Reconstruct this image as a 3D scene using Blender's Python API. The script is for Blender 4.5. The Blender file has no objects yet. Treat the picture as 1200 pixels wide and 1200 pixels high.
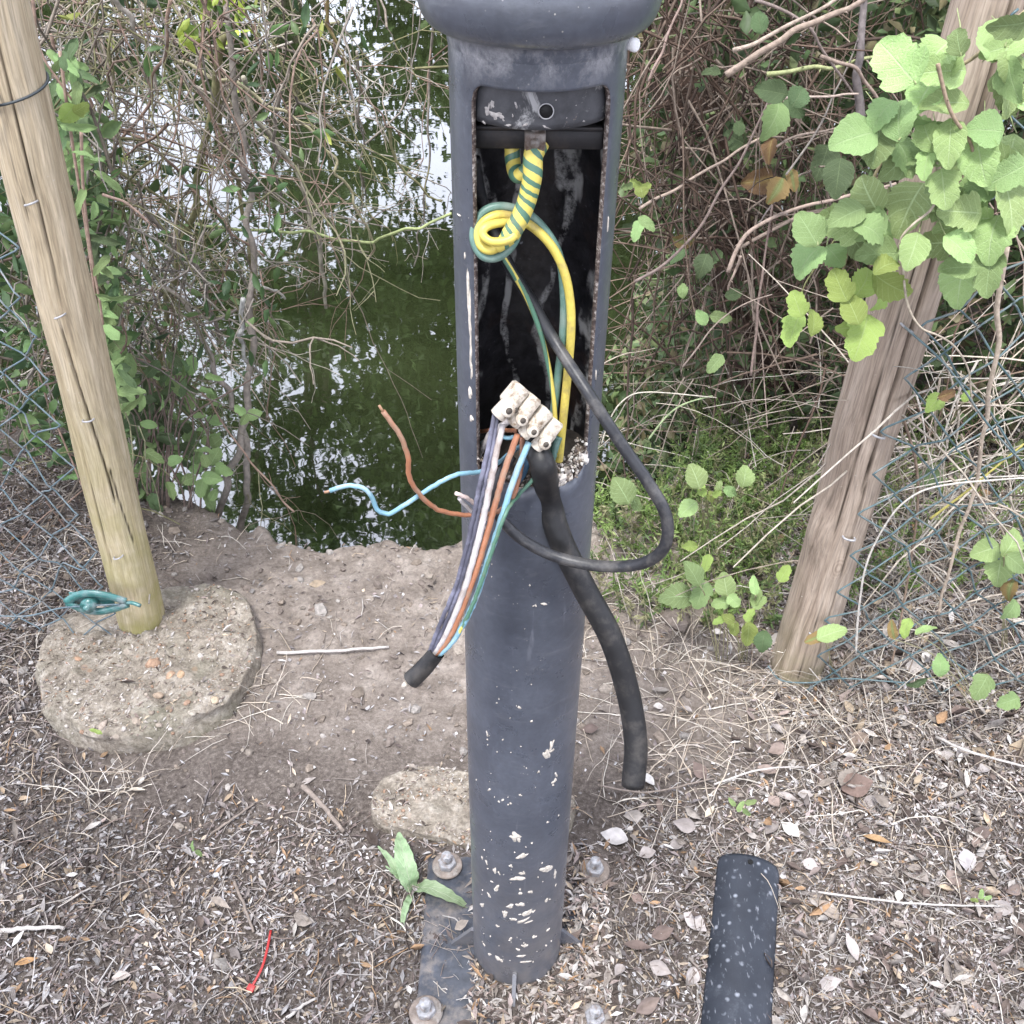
import bpy, math, random
import numpy as np
from mathutils import Vector, Matrix

rng = np.random.default_rng(7)
random.seed(7)
scene = bpy.context.scene
col = scene.collection
PI = math.pi
EXPO = 1.27
WATER_IOR = 2.5

# ------------------------------------------------------------------ camera
PITCH = math.radians(39.0)
ROLL = 0.0115
CAM = np.array([-0.0159, -0.848, 1.62])
FW = np.array([0, math.cos(PITCH), -math.sin(PITCH)])
_r0 = np.array([1.0, 0, 0]); _u0 = np.array([0, math.sin(PITCH), math.cos(PITCH)])
RT = math.cos(ROLL) * _r0 + math.sin(ROLL) * _u0
UP = math.cos(ROLL) * _u0 - math.sin(ROLL) * _r0
cam_data = bpy.data.cameras.new('camera')
cam_data.sensor_width = 36; cam_data.lens = 36; cam_data.clip_start = 0.02; cam_data.clip_end = 500
cam = bpy.data.objects.new('camera', cam_data); col.objects.link(cam)
M = Matrix([[RT[i], UP[i], -FW[i], CAM[i]] for i in range(3)] + [[0, 0, 0, 1]])
cam.matrix_world = M
scene.camera = cam

# ------------------------------------------------------------------ light
SUN_EL, SUN_AZ = math.radians(67), math.radians(204)
world = bpy.data.worlds.new('World'); scene.world = world; world.use_nodes = True
wn = world.node_tree; wn.nodes.clear()
sky = wn.nodes.new('ShaderNodeTexSky'); sky.sky_type = 'NISHITA'; sky.sun_disc = False
sky.sun_elevation = SUN_EL; sky.sun_rotation = SUN_AZ; sky.dust_density = 4.0; sky.air_density = 1.0
veil = wn.nodes.new('ShaderNodeMixRGB'); veil.inputs[0].default_value = 0.72
veil.inputs[2].default_value = (12.6, 13.0, 15.2, 1)       # even pale cloud cover over the blue
bg = wn.nodes.new('ShaderNodeBackground'); bg.inputs[1].default_value = 0.14
wo = wn.nodes.new('ShaderNodeOutputWorld')
wn.links.new(sky.outputs[0], veil.inputs[1]); wn.links.new(veil.outputs[0], bg.inputs[0]); wn.links.new(bg.outputs[0], wo.inputs[0])
sd = bpy.data.lights.new('sun', 'SUN'); sd.energy = 3.4; sd.angle = math.radians(12); sd.color = (1.0, 0.985, 0.965)
sun = bpy.data.objects.new('sun', sd); col.objects.link(sun)
# light comes from behind the camera, slightly left, high
sdir = Vector((-0.16, -0.36, 0.92)).normalized()
sun.rotation_euler = sdir.to_track_quat('Z', 'Y').to_euler()
sun.location = (0, 0, 6)
scene.view_settings.view_transform = 'Standard'; scene.view_settings.look = 'None'
scene.view_settings.gamma = 1; scene.view_settings.use_curve_mapping = False
scene.view_settings.exposure = EXPO
scene.cycles.max_bounces = 6; scene.cycles.diffuse_bounces = 3; scene.cycles.glossy_bounces = 3
scene.cycles.transmission_bounces = 2; scene.cycles.transparent_max_bounces = 4

# ------------------------------------------------------------------ pixel -> point helpers (photo is 1200 px square)
def ray(px, py):
    return FW + (px - 600) / 1200 * RT - (py - 600) / 1200 * UP
def at(px, py, Y):
    d = ray(px, py); t = (Y - CAM[1]) / d[1]; return CAM + t * d
def atz(px, py, z=0.0):
    d = ray(px, py); t = (z - CAM[2]) / d[2]; return CAM + t * d
def atd(px, py, dep):
    return CAM + dep * ray(px, py)
def unit(v):
    v = np.asarray(v, float); return v / (np.linalg.norm(v) + 1e-12)

# ------------------------------------------------------------------ noise
def _hash(ix, iy, seed):
    n = (ix.astype(np.int64) * 374761393 + iy.astype(np.int64) * 668265263 + seed * 974711) & 0x7fffffff
    n = ((n ^ (n >> 13)) * 1274126177) & 0x7fffffff
    return ((n ^ (n >> 16)) & 0xffff) / 65535.0
def vn(x, y, seed=0):
    x = np.asarray(x, float); y = np.asarray(y, float)
    ix = np.floor(x); iy = np.floor(y); fx = x - ix; fy = y - iy
    fx = fx * fx * (3 - 2 * fx); fy = fy * fy * (3 - 2 * fy)
    a = _hash(ix, iy, seed); b = _hash(ix + 1, iy, seed); c = _hash(ix, iy + 1, seed); d = _hash(ix + 1, iy + 1, seed)
    return (a + (b - a) * fx) * (1 - fy) + (c + (d - c) * fx) * fy
def fbm(x, y, seed=0, o=4):
    s = 0; a = .5
    for k in range(o):
        s = s + a * (vn(x * 2 ** k, y * 2 ** k, seed + k * 17) - .5); a *= .5
    return s
def smooth(a, b, x):
    t = np.clip((x - a) / (b - a), 0, 1); return t * t * (3 - 2 * t)

# ------------------------------------------------------------------ mesh builder
ORG = {}
class MB:
    def __init__(s): s.V = []; s.C = []; s.Q = []; s.T = []; s.qm = []; s.tm = []; s.n = 0
    def add(s, v, f, c=(1, 1, 1), m=0):
        v = np.asarray(v, float).reshape(-1, 3)
        c = np.asarray(c, float)
        if c.ndim == 1: c = np.tile(c, (len(v), 1))
        f = np.asarray(f, int)
        s.V.append(v); s.C.append(c)
        if f.shape[1] == 4: s.Q.append(f + s.n); s.qm.append(np.full(len(f), m))
        else: s.T.append(f + s.n); s.tm.append(np.full(len(f), m))
        s.n += len(v)
    def more(s, f, m=0):          # extra faces on the last added verts
        f = np.asarray(f, int) + s.n - len(s.V[-1])
        if f.shape[1] == 4: s.Q.append(f); s.qm.append(np.full(len(f), m))
        else: s.T.append(f); s.tm.append(np.full(len(f), m))
    def mesh(s, name, mats, smooth_=True, org=(0, 0, 0)):
        V = np.concatenate(s.V) - np.asarray(org); C = np.concatenate(s.C)
        Q = np.concatenate(s.Q) if s.Q else np.zeros((0, 4), int)
        T = np.concatenate(s.T) if s.T else np.zeros((0, 3), int)
        me = bpy.data.meshes.new(name)
        me.vertices.add(len(V)); me.vertices.foreach_set('co', V.astype(np.float32).ravel())
        loops = np.concatenate([Q.ravel(), T.ravel()])
        me.loops.add(len(loops)); me.loops.foreach_set('vertex_index', loops.astype(np.int32))
        tot = np.concatenate([np.full(len(Q), 4), np.full(len(T), 3)])
        st = np.concatenate([[0], np.cumsum(tot)[:-1]])
        me.polygons.add(len(tot)); me.polygons.foreach_set('loop_start', st.astype(np.int32))
        me.polygons.foreach_set('loop_total', tot.astype(np.int32))
        mi = np.concatenate([np.concatenate(s.qm) if s.qm else np.zeros(0), np.concatenate(s.tm) if s.tm else np.zeros(0)])
        me.polygons.foreach_set('material_index', mi.astype(np.int32))
        me.polygons.foreach_set('use_smooth', np.full(len(tot), bool(smooth_)))
        at_ = me.attributes.new('Col', 'FLOAT_COLOR', 'POINT')
        at_.data.foreach_set('color', np.concatenate([C, np.ones((len(C), 1))], 1).astype(np.float32).ravel())
        me.update(); me.validate()
        for m in (mats if isinstance(mats, (list, tuple)) else [mats]): me.materials.append(m)
        return me
    def build(s, name, mats, parent=None, smooth_=True, label=None, cat=None, group=None, kind=None, org=None):
        V = np.concatenate(s.V)
        if parent is not None: o_ = ORG[parent.name]
        elif org is not None: o_ = np.asarray(org, float)
        elif kind == 'structure': o_ = np.zeros(3)
        else:
            o_ = V.mean(0); o_[2] = V[:, 2].min()
        me = s.mesh(name, mats, smooth_, o_)
        ob = bpy.data.objects.new(name, me); col.objects.link(ob)
        if parent is not None: ob.parent = parent
        else: ob.location = o_
        ORG[ob.name] = o_
        return tag(ob, label, cat, group, kind)
def tag(o, label=None, cat=None, group=None, kind=None):
    if label: o['label'] = label
    if cat: o['category'] = cat
    if group: o['group'] = group
    if kind: o['kind'] = kind
    return o
def thing(name, loc, label, cat, group=None):
    o = bpy.data.objects.new(name, None); col.objects.link(o); o.empty_display_size = .05
    o.location = loc; ORG[o.name] = np.asarray(loc, float)
    return tag(o, label, cat, group)

def catmull(P, n):
    P = np.asarray(P, float)
    if len(P) < 3:
        t = np.linspace(0, 1, n)[:, None]; return P[0] * (1 - t) + P[-1] * t
    seg = np.linalg.norm(np.diff(P, axis=0), axis=1); cum = np.concatenate([[0], np.cumsum(seg)])
    ext = np.vstack([2 * P[0] - P[1], P, 2 * P[-1] - P[-2]])
    s = np.linspace(0, cum[-1], n); k = np.clip(np.searchsorted(cum, s, side='right') - 1, 0, len(P) - 2)
    t = ((s - cum[k]) / seg[k])[:, None]
    p0, p1, p2, p3 = ext[k], ext[k + 1], ext[k + 2], ext[k + 3]
    return .5 * (2 * p1 + (p2 - p0) * t + (2 * p0 - 5 * p1 + 4 * p2 - p3) * t ** 2 + (3 * p1 - p0 - 3 * p2 + p3) * t ** 3)

def frames(P, exact=False):
    T = np.gradient(P, axis=0); T /= np.linalg.norm(T, axis=1)[:, None] + 1e-12
    if not exact:
        m = np.abs(T.mean(0)); ref = np.zeros(3); ref[np.argmin(m)] = 1
        A = np.cross(T, ref); A /= np.linalg.norm(A, axis=1)[:, None] + 1e-9
        return T, A, np.cross(T, A)
    A = np.zeros_like(P); a = np.cross(T[0], [0, 0, 1.0]) if abs(T[0][2]) < .9 else np.cross(T[0], [0, 1.0, 0])
    a = unit(a)
    for i in range(len(P)):
        a = unit(a - T[i] * np.dot(a, T[i])); A[i] = a
    return T, A, np.cross(T, A)

def tube(mb, P, r, sides=5, c=(1, 1, 1), m=0, cap=True, exact=False, colfn=None, flat=None):
    P = np.asarray(P, float); n = len(P)
    r = np.broadcast_to(np.asarray(r, float), (n,))
    T, A, B = frames(P, exact)
    ang = np.linspace(0, 2 * PI, sides, endpoint=False)
    ca, sa = np.cos(ang), np.sin(ang)
    if flat: sa = sa * flat
    V = P[:, None, :] + r[:, None, None] * (ca[None, :, None] * A[:, None, :] + sa[None, :, None] * B[:, None, :])
    V = V.reshape(-1, 3)
    i = np.arange(n - 1)[:, None] * sides; j = np.arange(sides)[None, :]; j2 = (j + 1) % sides
    F = np.stack([i + j, i + j2, i + sides + j2, i + sides + j], -1).reshape(-1, 4)
    if colfn is not None:
        s = np.concatenate([[0], np.cumsum(np.linalg.norm(np.diff(P, axis=0), axis=1))])
        c = np.array([colfn(a, s_) for s_ in s for a in ang])
    mb.add(V, F, c, m)
    if cap:
        k = np.arange(1, sides - 1)
        c0 = np.stack([np.zeros_like(k), k + 1, k], -1); c1 = np.stack([np.zeros_like(k), k, k + 1], -1) + (n - 1) * sides
        mb.more(np.concatenate([c0, c1]), m)

def tubes(mb, P, r, sides, c, m=0):
    """many thin tubes with the same number of rings at once: P (N,n,3), r (N,n), c (N,3)"""
    N, n, _ = P.shape
    T = np.gradient(P, axis=1); T /= np.linalg.norm(T, axis=2)[..., None] + 1e-12
    ref = np.eye(3)[np.argmin(np.abs(T.mean(1)), 1)][:, None, :]
    A = np.cross(T, np.broadcast_to(ref, T.shape)); A /= np.linalg.norm(A, axis=2)[..., None] + 1e-9; B = np.cross(T, A)
    g = np.linspace(0, 2 * PI, sides, endpoint=False)
    V = P[:, :, None, :] + r[:, :, None, None] * (np.cos(g)[None, None, :, None] * A[:, :, None, :] + np.sin(g)[None, None, :, None] * B[:, :, None, :])
    i = np.arange(n - 1)[:, None] * sides; j = np.arange(sides)[None, :]; j2 = (j + 1) % sides
    F = np.stack([i + j, i + j2, i + sides + j2, i + sides + j], -1).reshape(-1, 4)
    F = (F[None] + (np.arange(N) * n * sides)[:, None, None]).reshape(-1, 4)
    mb.add(V.reshape(-1, 3), F, np.repeat(c, n * sides, axis=0), m)

def wiggle(a, b, amp, n=9, k=3):
    a = np.asarray(a, float); b = np.asarray(b, float); L = np.linalg.norm(b - a)
    t = np.linspace(0, 1, k + 2)[:, None]
    P = a * (1 - t) + b * t
    P[1:-1] += rng.normal(0, amp * L, (k, 3))
    return catmull(P, n)

def lathe(mb, prof, cx=0, cy=0, seg=64, c=(1, 1, 1), m=0):
    prof = np.asarray(prof, float); a = np.linspace(0, 2 * PI, seg, endpoint=False)
    V = np.stack([cx + prof[:, 0][:, None] * np.cos(a), cy + prof[:, 0][:, None] * np.sin(a), np.broadcast_to(prof[:, 1][:, None], (len(prof), seg))], -1).reshape(-1, 3)
    n = len(prof); i = np.arange(n - 1)[:, None] * seg; j = np.arange(seg)[None, :]; j2 = (j + 1) % seg
    mb.add(V, np.stack([i + j, i + j2, i + seg + j2, i + seg + j], -1).reshape(-1, 4), c, m)

def box(mb, c0, size, R=None, c=(1, 1, 1), m=0, bev=0.0):
    """box with bevelled edges (a chamfered solid)"""
    sx, sy, sz = np.asarray(size) / 2.0; b = bev if bev > 0 else min(sx, sy, sz) * .08
    pts = []; 
    for x in (-1, 1):
        for y in (-1, 1):
            for z in (-1, 1):
                pts += [(x * sx, y * (sy - b), z * (sz - b)), (x * (sx - b), y * sy, z * (sz - b)), (x * (sx - b), y * (sy - b), z * sz)]
    pts = np.array(pts)
    import bmesh
    bm = bmesh.new(); vs = [bm.verts.new(p) for p in pts]
    bmesh.ops.convex_hull(bm, input=vs)
    bm.verts.ensure_lookup_table(); bm.verts.index_update()
    V = np.array([v.co[:] for v in bm.verts]); F = [[v.index for v in f.verts] for f in bm.faces]
    bm.free()
    tri = []
    for f in F:
        for k in range(1, len(f) - 1): tri.append((f[0], f[k], f[k + 1]))
    if R is not None: V = V @ np.asarray(R).T
    mb.add(V + np.asarray(c0), np.array(tri), c, m)

def rot_from(d, n):      # columns x,y,z with y along d and z close to n
    d = unit(d); n = np.asarray(n, float); n = unit(n - d * np.dot(n, d)); return np.stack([np.cross(d, n), d, n], 1)

def scatter(mb, tv, tf, pos, R, sc, c, m=0):
    """many copies of one small template in one go"""
    N = len(pos); k = len(tv)
    V = tv[None] * sc[:, None, :]
    V = np.einsum('nij,nkj->nki', R, V) + pos[:, None, :]
    F = (tf[None] + (np.arange(N) * k)[:, None, None]).reshape(-1, tf.shape[1])
    mb.add(V.reshape(-1, 3), F, np.repeat(c, k, axis=0), m)

def rand_rot(N, tilt):
    """random heading, tilted off flat by about `tilt` radians"""
    h = rng.uniform(0, 2 * PI, N)
    n = np.stack([rng.normal(0, tilt, N), rng.normal(0, tilt, N), np.ones(N)], -1); n /= np.linalg.norm(n, axis=1)[:, None]
    d = np.stack([np.cos(h), np.sin(h), np.zeros(N)], -1); d -= n * (d * n).sum(1)[:, None]; d /= np.linalg.norm(d, axis=1)[:, None]
    return np.stack([np.cross(d, n), d, n], 2)
def full_rot(N):
    q = rng.normal(size=(N, 4)); q /= np.linalg.norm(q, axis=1)[:, None]; w, x, y, z = q.T
    return np.stack([np.stack([1-2*(y*y+z*z), 2*(x*y-z*w), 2*(x*z+y*w)], -1), np.stack([2*(x*y+z*w), 1-2*(x*x+z*z), 2*(y*z-x*w)], -1),
                     np.stack([2*(x*z-y*w), 2*(y*z+x*w), 1-2*(x*x+y*y)], -1)], 1)

# small templates: narrow leaf with folded midrib, oval leaf, chip
def leaf_tmpl(rows, fold=.15, curl=.15):
    v = []; f = []
    ts = np.linspace(0, 1, rows + 1)
    for i, t in enumerate(ts):
        w = math.sin(PI * min(.98, max(.02, t)) ** .85); z = curl * (t - .5) ** 2
        v += [(-w * .5, t, z + fold * w), (0, t, z), (w * .5, t, z + fold * w)]
        if i:
            a = (i - 1) * 3; b = i * 3; f += [(a, a + 1, b + 1, b), (a + 1, a + 2, b + 2, b + 1)]
    return np.array(v, float), np.array(f)
LEAF2 = leaf_tmpl(2); LEAF3 = leaf_tmpl(3, .2, .5); LEAF4 = leaf_tmpl(4, .25, .9)
_pv = np.array([(0, 0, 0), (1, .1, 0), (1.1, .9, .15), (.2, 1, .1)], float) - [.5, .5, 0]
CHIP = (_pv, np.array([(0, 1, 2, 3)]))
def rock_tmpl(seed, sub=2):
    import bmesh
    bm = bmesh.new(); bmesh.ops.create_icosphere(bm, subdivisions=sub, radius=1)
    v = np.array([x.co[:] for x in bm.verts]); bm.verts.index_update(); f = np.array([[a.index for a in q.verts] for q in bm.faces]); bm.free()
    r = np.random.default_rng(seed); dirs = r.normal(size=(7, 3)); dirs /= np.linalg.norm(dirs, axis=1)[:, None]
    for d in dirs:
        h = v @ d; lim = r.uniform(.55, .9); v = v - d * np.maximum(h - lim, 0)[:, None] * .9
    return v, f
ROCKS = [rock_tmpl(k, 1) for k in range(5)]

# ------------------------------------------------------------------ materials
class NT:
    def __init__(s, name):
        s.m = bpy.data.materials.new(name); s.m.use_nodes = True; s.t = s.m.node_tree; s.t.nodes.clear()
        s.out = s.n('ShaderNodeOutputMaterial'); s.b = s.n('ShaderNodeBsdfPrincipled'); s.l(s.b.outputs[0], s.out.inputs[0])
    def n(s, ty, **k):
        x = s.t.nodes.new(ty)
        for a, b in k.items(): setattr(x, a, b)
        return x
    def l(s, a, b): s.t.links.new(a, b)
    def v(s, sock, val):
        if hasattr(val, 'node'): s.l(val, sock)
        else: sock.default_value = val
    def coord(s, which='Object', scale=(1, 1, 1)):
        tc = s.n('ShaderNodeTexCoord'); mp = s.n('ShaderNodeMapping'); mp.inputs['Scale'].default_value = scale
        s.l(tc.outputs[which], mp.inputs[0]); return mp.outputs[0]
    def noise(s, vec, scale, detail=4, rough=.55, dist=0):
        x = s.n('ShaderNodeTexNoise'); x.inputs['Scale'].default_value = scale; x.inputs['Detail'].default_value = detail
        x.inputs['Roughness'].default_value = rough; x.inputs['Distortion'].default_value = dist
        if vec is not None: s.l(vec, x.inputs['Vector'])
        return x.outputs['Fac']
    def vor(s, vec, scale, feat='F1'):
        x = s.n('ShaderNodeTexVoronoi'); x.feature = feat; x.inputs['Scale'].default_value = scale
        if vec is not None: s.l(vec, x.inputs['Vector'])
        return x
    def ramp(s, fac, stops):
        x = s.n('ShaderNodeValToRGB'); s.l(fac, x.inputs[0]); e = x.color_ramp.elements
        while len(e) < len(stops): e.new(.5)
        for q, (p, c) in zip(e, stops):
            q.position = p; q.color = (c, c, c, 1) if not isinstance(c, (tuple, list)) else tuple(c) + (1,)
        return x.outputs[0]
    def mix(s, fac, a, b, mode='MIX'):
        x = s.n('ShaderNodeMixRGB', blend_type=mode)
        for sk, val in zip(x.inputs, (fac, a, b)):
            if isinstance(val, (tuple, list)) and len(val) == 3: val = tuple(val) + (1,)
            s.v(sk, val)
        return x.outputs[0]
    def math(s, op, a, b=0.0, c=0.0):
        x = s.n('ShaderNodeMath', operation=op); s.v(x.inputs[0], a); s.v(x.inputs[1], b); s.v(x.inputs[2], c); return x.outputs[0]
    def attr(s, name='Col'):
        x = s.n('ShaderNodeAttribute'); x.attribute_name = name; return x
    def bump(s, h, dist=.002, strength=1.0):
        x = s.n('ShaderNodeBump'); x.inputs['Distance'].default_value = dist; x.inputs['Strength'].default_value = strength
        s.l(h, x.inputs['Height']); s.l(x.outputs[0], s.b.inputs['Normal']); return x
    def done(s, color=None, rough=.6, spec=None, metal=None, sss=None):
        if color is not None:
            if isinstance(color, (tuple, list)) and len(color) == 3: color = tuple(color) + (1,)
            s.v(s.b.inputs['Base Color'], color)
        s.v(s.b.inputs['Roughness'], rough)
        if spec is not None: s.b.inputs['Specular IOR Level'].default_value = spec
        if metal is not None: s.b.inputs['Metallic'].default_value = metal
        return s.m

def simple(name, c, rough=.6, var=.35, scale=40, bump=.0005, spec=.5, dirt=None, dscale=8):
    t = NT(name); v = t.coord(); n = t.noise(v, scale, 6)
    k = t.ramp(n, [(.25, 1 - var), (.75, 1 + var * .6)])
    cc = t.mix(1.0, c, k, 'MULTIPLY')
    if dirt:
        d = t.ramp(t.noise(v, dscale, 8, .7), [(.48, 0.0), (.66, 1.0)]); cc = t.mix(d, cc, dirt)
    if bump: t.bump(n, bump)
    return t.done(cc, rough, spec)

def attrmat(name, rough=.8, spec=.3, nscale=60, var=.3, trans=0.0, bump=0):
    t = NT(name); a = t.attr(); v = t.coord(); n = t.noise(v, nscale, 3)
    k = t.ramp(n, [(.3, 1 - var), (.7, 1 + var * .5)])
    cc = t.mix(1.0, a.outputs['Color'], k, 'MULTIPLY')
    if bump: t.bump(n, bump)
    m = t.done(cc, rough, spec)
    if trans:
        tr = t.n('ShaderNodeBsdfTranslucent'); mx = t.n('ShaderNodeMixShader'); mx.inputs[0].default_value = trans
        t.l(cc, tr.inputs[0]); t.l(t.b.outputs[0], mx.inputs[1]); t.l(tr.outputs[0], mx.inputs[2]); t.l(mx.outputs[0], t.out.inputs[0])
    return m

def mat_pole():
    t = NT('charcoal_paint'); v = t.coord(); 
    big = t.noise(v, 9, 6, .6); fine = t.noise(v, 160, 4, .6)
    cc = t.ramp(big, [(.28, (.052, .060, .078)), (.72, (.112, .125, .155))])
    cc = t.mix(t.ramp(fine, [(.35, .35), (.75, 0)]), cc, (.03, .034, .042))
    # chalky scuffs, thin vertical scratches and pale specks
    vs = t.coord('Object', (1, 1, .12)); sc = t.ramp(t.noise(vs, 110, 3, .5, .4), [(.66, 0), (.74, .35)])
    cc = t.mix(sc, cc, (.2, .21, .24))
    vh = t.coord('Object', (.35, .35, 1.2)); sh = t.ramp(t.noise(vh, 60, 6, .7, 1.0), [(.56, 0), (.74, .5)])
    cc = t.mix(sh, cc, (.15, .155, .17))
    spk = t.vor(v, 150); sm = t.ramp(spk.outputs['Distance'], [(.07, 1), (.12, 0)])
    gate = t.ramp(t.noise(v, 25, 3), [(.52, 0), (.62, 1)])
    cc = t.mix(t.math('MULTIPLY', sm, gate), cc, (.34, .33, .31))
    # cobweb dust under the collar and silt near the foot (real deposits)
    sx = t.n('ShaderNodeSeparateXYZ'); t.l(v, sx.inputs[0])
    up = t.math('MULTIPLY', t.math('SUBTRACT', 1.0, t.math('MULTIPLY', t.math('ABSOLUTE', t.math('SUBTRACT', sx.outputs[2], ZC - .012)), 40.0)), 1.0)
    wv = t.ramp(t.noise(t.coord('Object', (1, 1, .8)), 34, 10, .82, .15), [(.46, 0), (.66, .75)])
    upc = t.n('ShaderNodeClamp'); t.l(up, upc.inputs[0])
    cc = t.mix(t.math('MULTIPLY', upc.outputs[0], wv), cc, (.42, .42, .43))
    lo = t.n('ShaderNodeClamp'); t.l(t.math('SUBTRACT', 1.0, t.math('MULTIPLY', sx.outputs[2], 2.2)), lo.inputs[0])
    dn = t.ramp(t.noise(v, 22, 8, .75), [(.40, .15), (.62, .9)])
    cc = t.mix(t.math('MULTIPLY', lo.outputs[0], dn), cc, (.15, .14, .135))
    t.bump(t.mix(.6, fine, big), .0008, .6)
    rr = t.ramp(t.noise(v, 30, 5), [(.3, .24), (.7, .42)])
    return t.done(cc, rr, .75)

def mat_inside():
    t = NT('black_inner_paint'); v = t.coord()
    cc = t.mix(t.ramp(t.noise(v, 60, 6, .7), [(.4, 0), (.7, 1)]), (.008, .008, .010), (.035, .034, .038))
    # limescale runs: thin wavering vertical lines, broken up
    w = t.n('ShaderNodeTexWave'); w.wave_type = 'BANDS'; w.bands_direction = 'X'
    w.inputs['Scale'].default_value = 9; w.inputs['Distortion'].default_value = 9; w.inputs['Detail'].default_value = 4; w.inputs['Detail Scale'].default_value = 1.6
    t.l(t.coord('Object', (1, 1, .35)), w.inputs['Vector'])
    ln = t.ramp(w.outputs['Fac'], [(.86, 0), (.97, 1)])
    br = t.ramp(t.noise(v, 34, 6, .75), [(.42, 0), (.56, .9)])
    cc = t.mix(t.math('MULTIPLY', ln, br), cc, (.38, .38, .37))
    sp = t.ramp(t.noise(v, 240, 3, .6), [(.66, 0), (.74, .55)]); g2 = t.ramp(t.noise(v, 17, 4), [(.5, 0), (.65, 1)])
    cc = t.mix(t.math('MULTIPLY', sp, g2), cc, (.33, .36, .4))
    rs = t.ramp(t.noise(v, 14, 5, .6), [(.56, 0), (.68, .35)]); cc = t.mix(rs, cc, (.07, .035, .02))
    t.bump(t.noise(v, 120, 5), .0008); return t.done(cc, .3, .6)

def mat_rim():
    t = NT('rusty_cut_edge'); v = t.coord(); n = t.noise(v, 260, 5, .7)
    cc = t.ramp(n, [(.35, (.04, .03, .03)), (.5, (.1, .075, .065)), (.6, (.3, .27, .25)), (.7, (.5, .47, .45))])
    t.bump(n, .001); return t.done(cc, .75, .3)

def mat_wood(name, dark, mid, light, green, gz0, gz1, knots=(), gscale=1.0):
    t = NT(name); v = t.coord()
    warp = t.n('ShaderNodeTexNoise'); warp.inputs['Scale'].default_value = 3.0; warp.inputs['Detail'].default_value = 2
    t.l(v, warp.inputs['Vector'])
    add = t.n('ShaderNodeVectorMath', operation='MULTIPLY_ADD'); t.l(warp.outputs['Color'], add.inputs[0]); add.inputs[1].default_value = (.03, .03, .0); t.l(v, add.inputs[2])
    mp = t.n('ShaderNodeMapping'); mp.inputs['Scale'].default_value = (1, 1, .045); t.l(add.outputs[0], mp.inputs[0]); g = mp.outputs[0]
    n1 = t.noise(g, 110 * gscale, 6, .65, .3); n2 = t.noise(g, 38 * gscale, 4, .6, .6); n3 = t.noise(v, 6, 5, .6)
    grain = t.mix(.55, n1, n2)
    for (kx, ky, kz, kr) in knots:
        # rings round a knot
        s = t.n('ShaderNodeVectorMath', operation='SUBTRACT'); t.l(v, s.inputs[0]); s.inputs[1].default_value = (kx, ky, kz)
        m2 = t.n('ShaderNodeVectorMath', operation='MULTIPLY'); t.l(s.outputs[0], m2.inputs[0]); m2.inputs[1].default_value = (1, 1, .55)
        ln = t.n('ShaderNodeVectorMath', operation='LENGTH'); t.l(m2.outputs[0], ln.inputs[0])
        rg = t.math('MULTIPLY_ADD', t.math('SINE', t.math('MULTIPLY', ln.outputs['Value'], 1500.0)), .10, .42)
        mk = t.ramp(t.math('ADD', ln.outputs['Value'], t.math('MULTIPLY', n2, .012)), [(kr * .6, .55), (kr, 0)])
        grain = t.mix(mk, grain, rg)
    cc = t.ramp(grain, [(.3, dark), (.46, mid), (.66, light)])
    cc = t.mix(t.ramp(n3, [(.4, 0), (.7, .5)]), cc, tuple(x * .72 for x in mid))
    fine = t.ramp(t.noise(g, 420, 3, .6), [(.3, .68), (.6, 1.1)]); cc = t.mix(1.0, cc, fine, 'MULTIPLY')
    sx = t.n('ShaderNodeSeparateXYZ'); t.l(v, sx.inputs[0])
    mr = t.n('ShaderNodeMapRange'); mr.inputs['From Min'].default_value = gz1; mr.inputs['From Max'].default_value = gz0
    t.l(sx.outputs[2], mr.inputs[0])
    gm = t.math('MULTIPLY', mr.outputs[0], t.ramp(t.noise(v, 11, 6, .65), [(.35, .15), (.6, .85)]))
    cc = t.mix(gm, cc, green)
    sp = t.ramp(t.noise(v, 150, 4, .6), [(.66, 0), (.73, .7)]); cc = t.mix(t.math('MULTIPLY', sp, t.ramp(t.noise(v, 9, 3), [(.5, 0), (.6, .8)])), cc, (.55, .52, .45))
    # drying cracks and scars: recessed darker geometry comes from the mesh, colour from attribute R
    a = t.attr(); cr = t.n('ShaderNodeSeparateColor'); t.l(a.outputs['Color'], cr.inputs[0])
    cc = t.mix(cr.outputs[0], cc, (.03, .022, .016))
    t.bump(grain, .003, .7); return t.done(cc, .82, .25)

def mat_soil():
    t = NT('silty_soil'); v = t.coord(); a = t.attr(); s = t.n('ShaderNodeSeparateColor'); t.l(a.outputs['Color'], s.inputs[0])
    n = t.noise(v, 14, 8, .7); f = t.noise(v, 120, 6, .7); ff = t.noise(v, 420, 3, .7)
    dark = t.ramp(f, [(.3, (.045, .036, .031)), (.52, (.11, .092, .08)), (.72, (.22, .19, .17))])
    sand = t.ramp(n, [(.3, (.15, .125, .105)), (.5, (.245, .208, .178)), (.7, (.37, .325, .285))])
    sand = t.mix(1.0, sand, t.ramp(f, [(.25, .55), (.7, 1.2)]), 'MULTIPLY')
    cc = t.mix(s.outputs[0], dark, sand)
    gr = t.vor(v, 260); g2 = t.ramp(gr.outputs['Distance'], [(.14, 1), (.22, 0)])
    gm = t.ramp(t.noise(v, 60, 3), [(.52, 0), (.6, .8)])
    cc = t.mix(t.math('MULTIPLY', g2, gm), cc, t.mix(gr.outputs['Color'], (.2, .16, .13), (.42, .4, .37)))
    cc = t.mix(s.outputs[1], cc, (.03, .04, .018))
    t.bump(t.mix(.5, f, ff), .006, .9); return t.done(cc, .92, .15)

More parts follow.
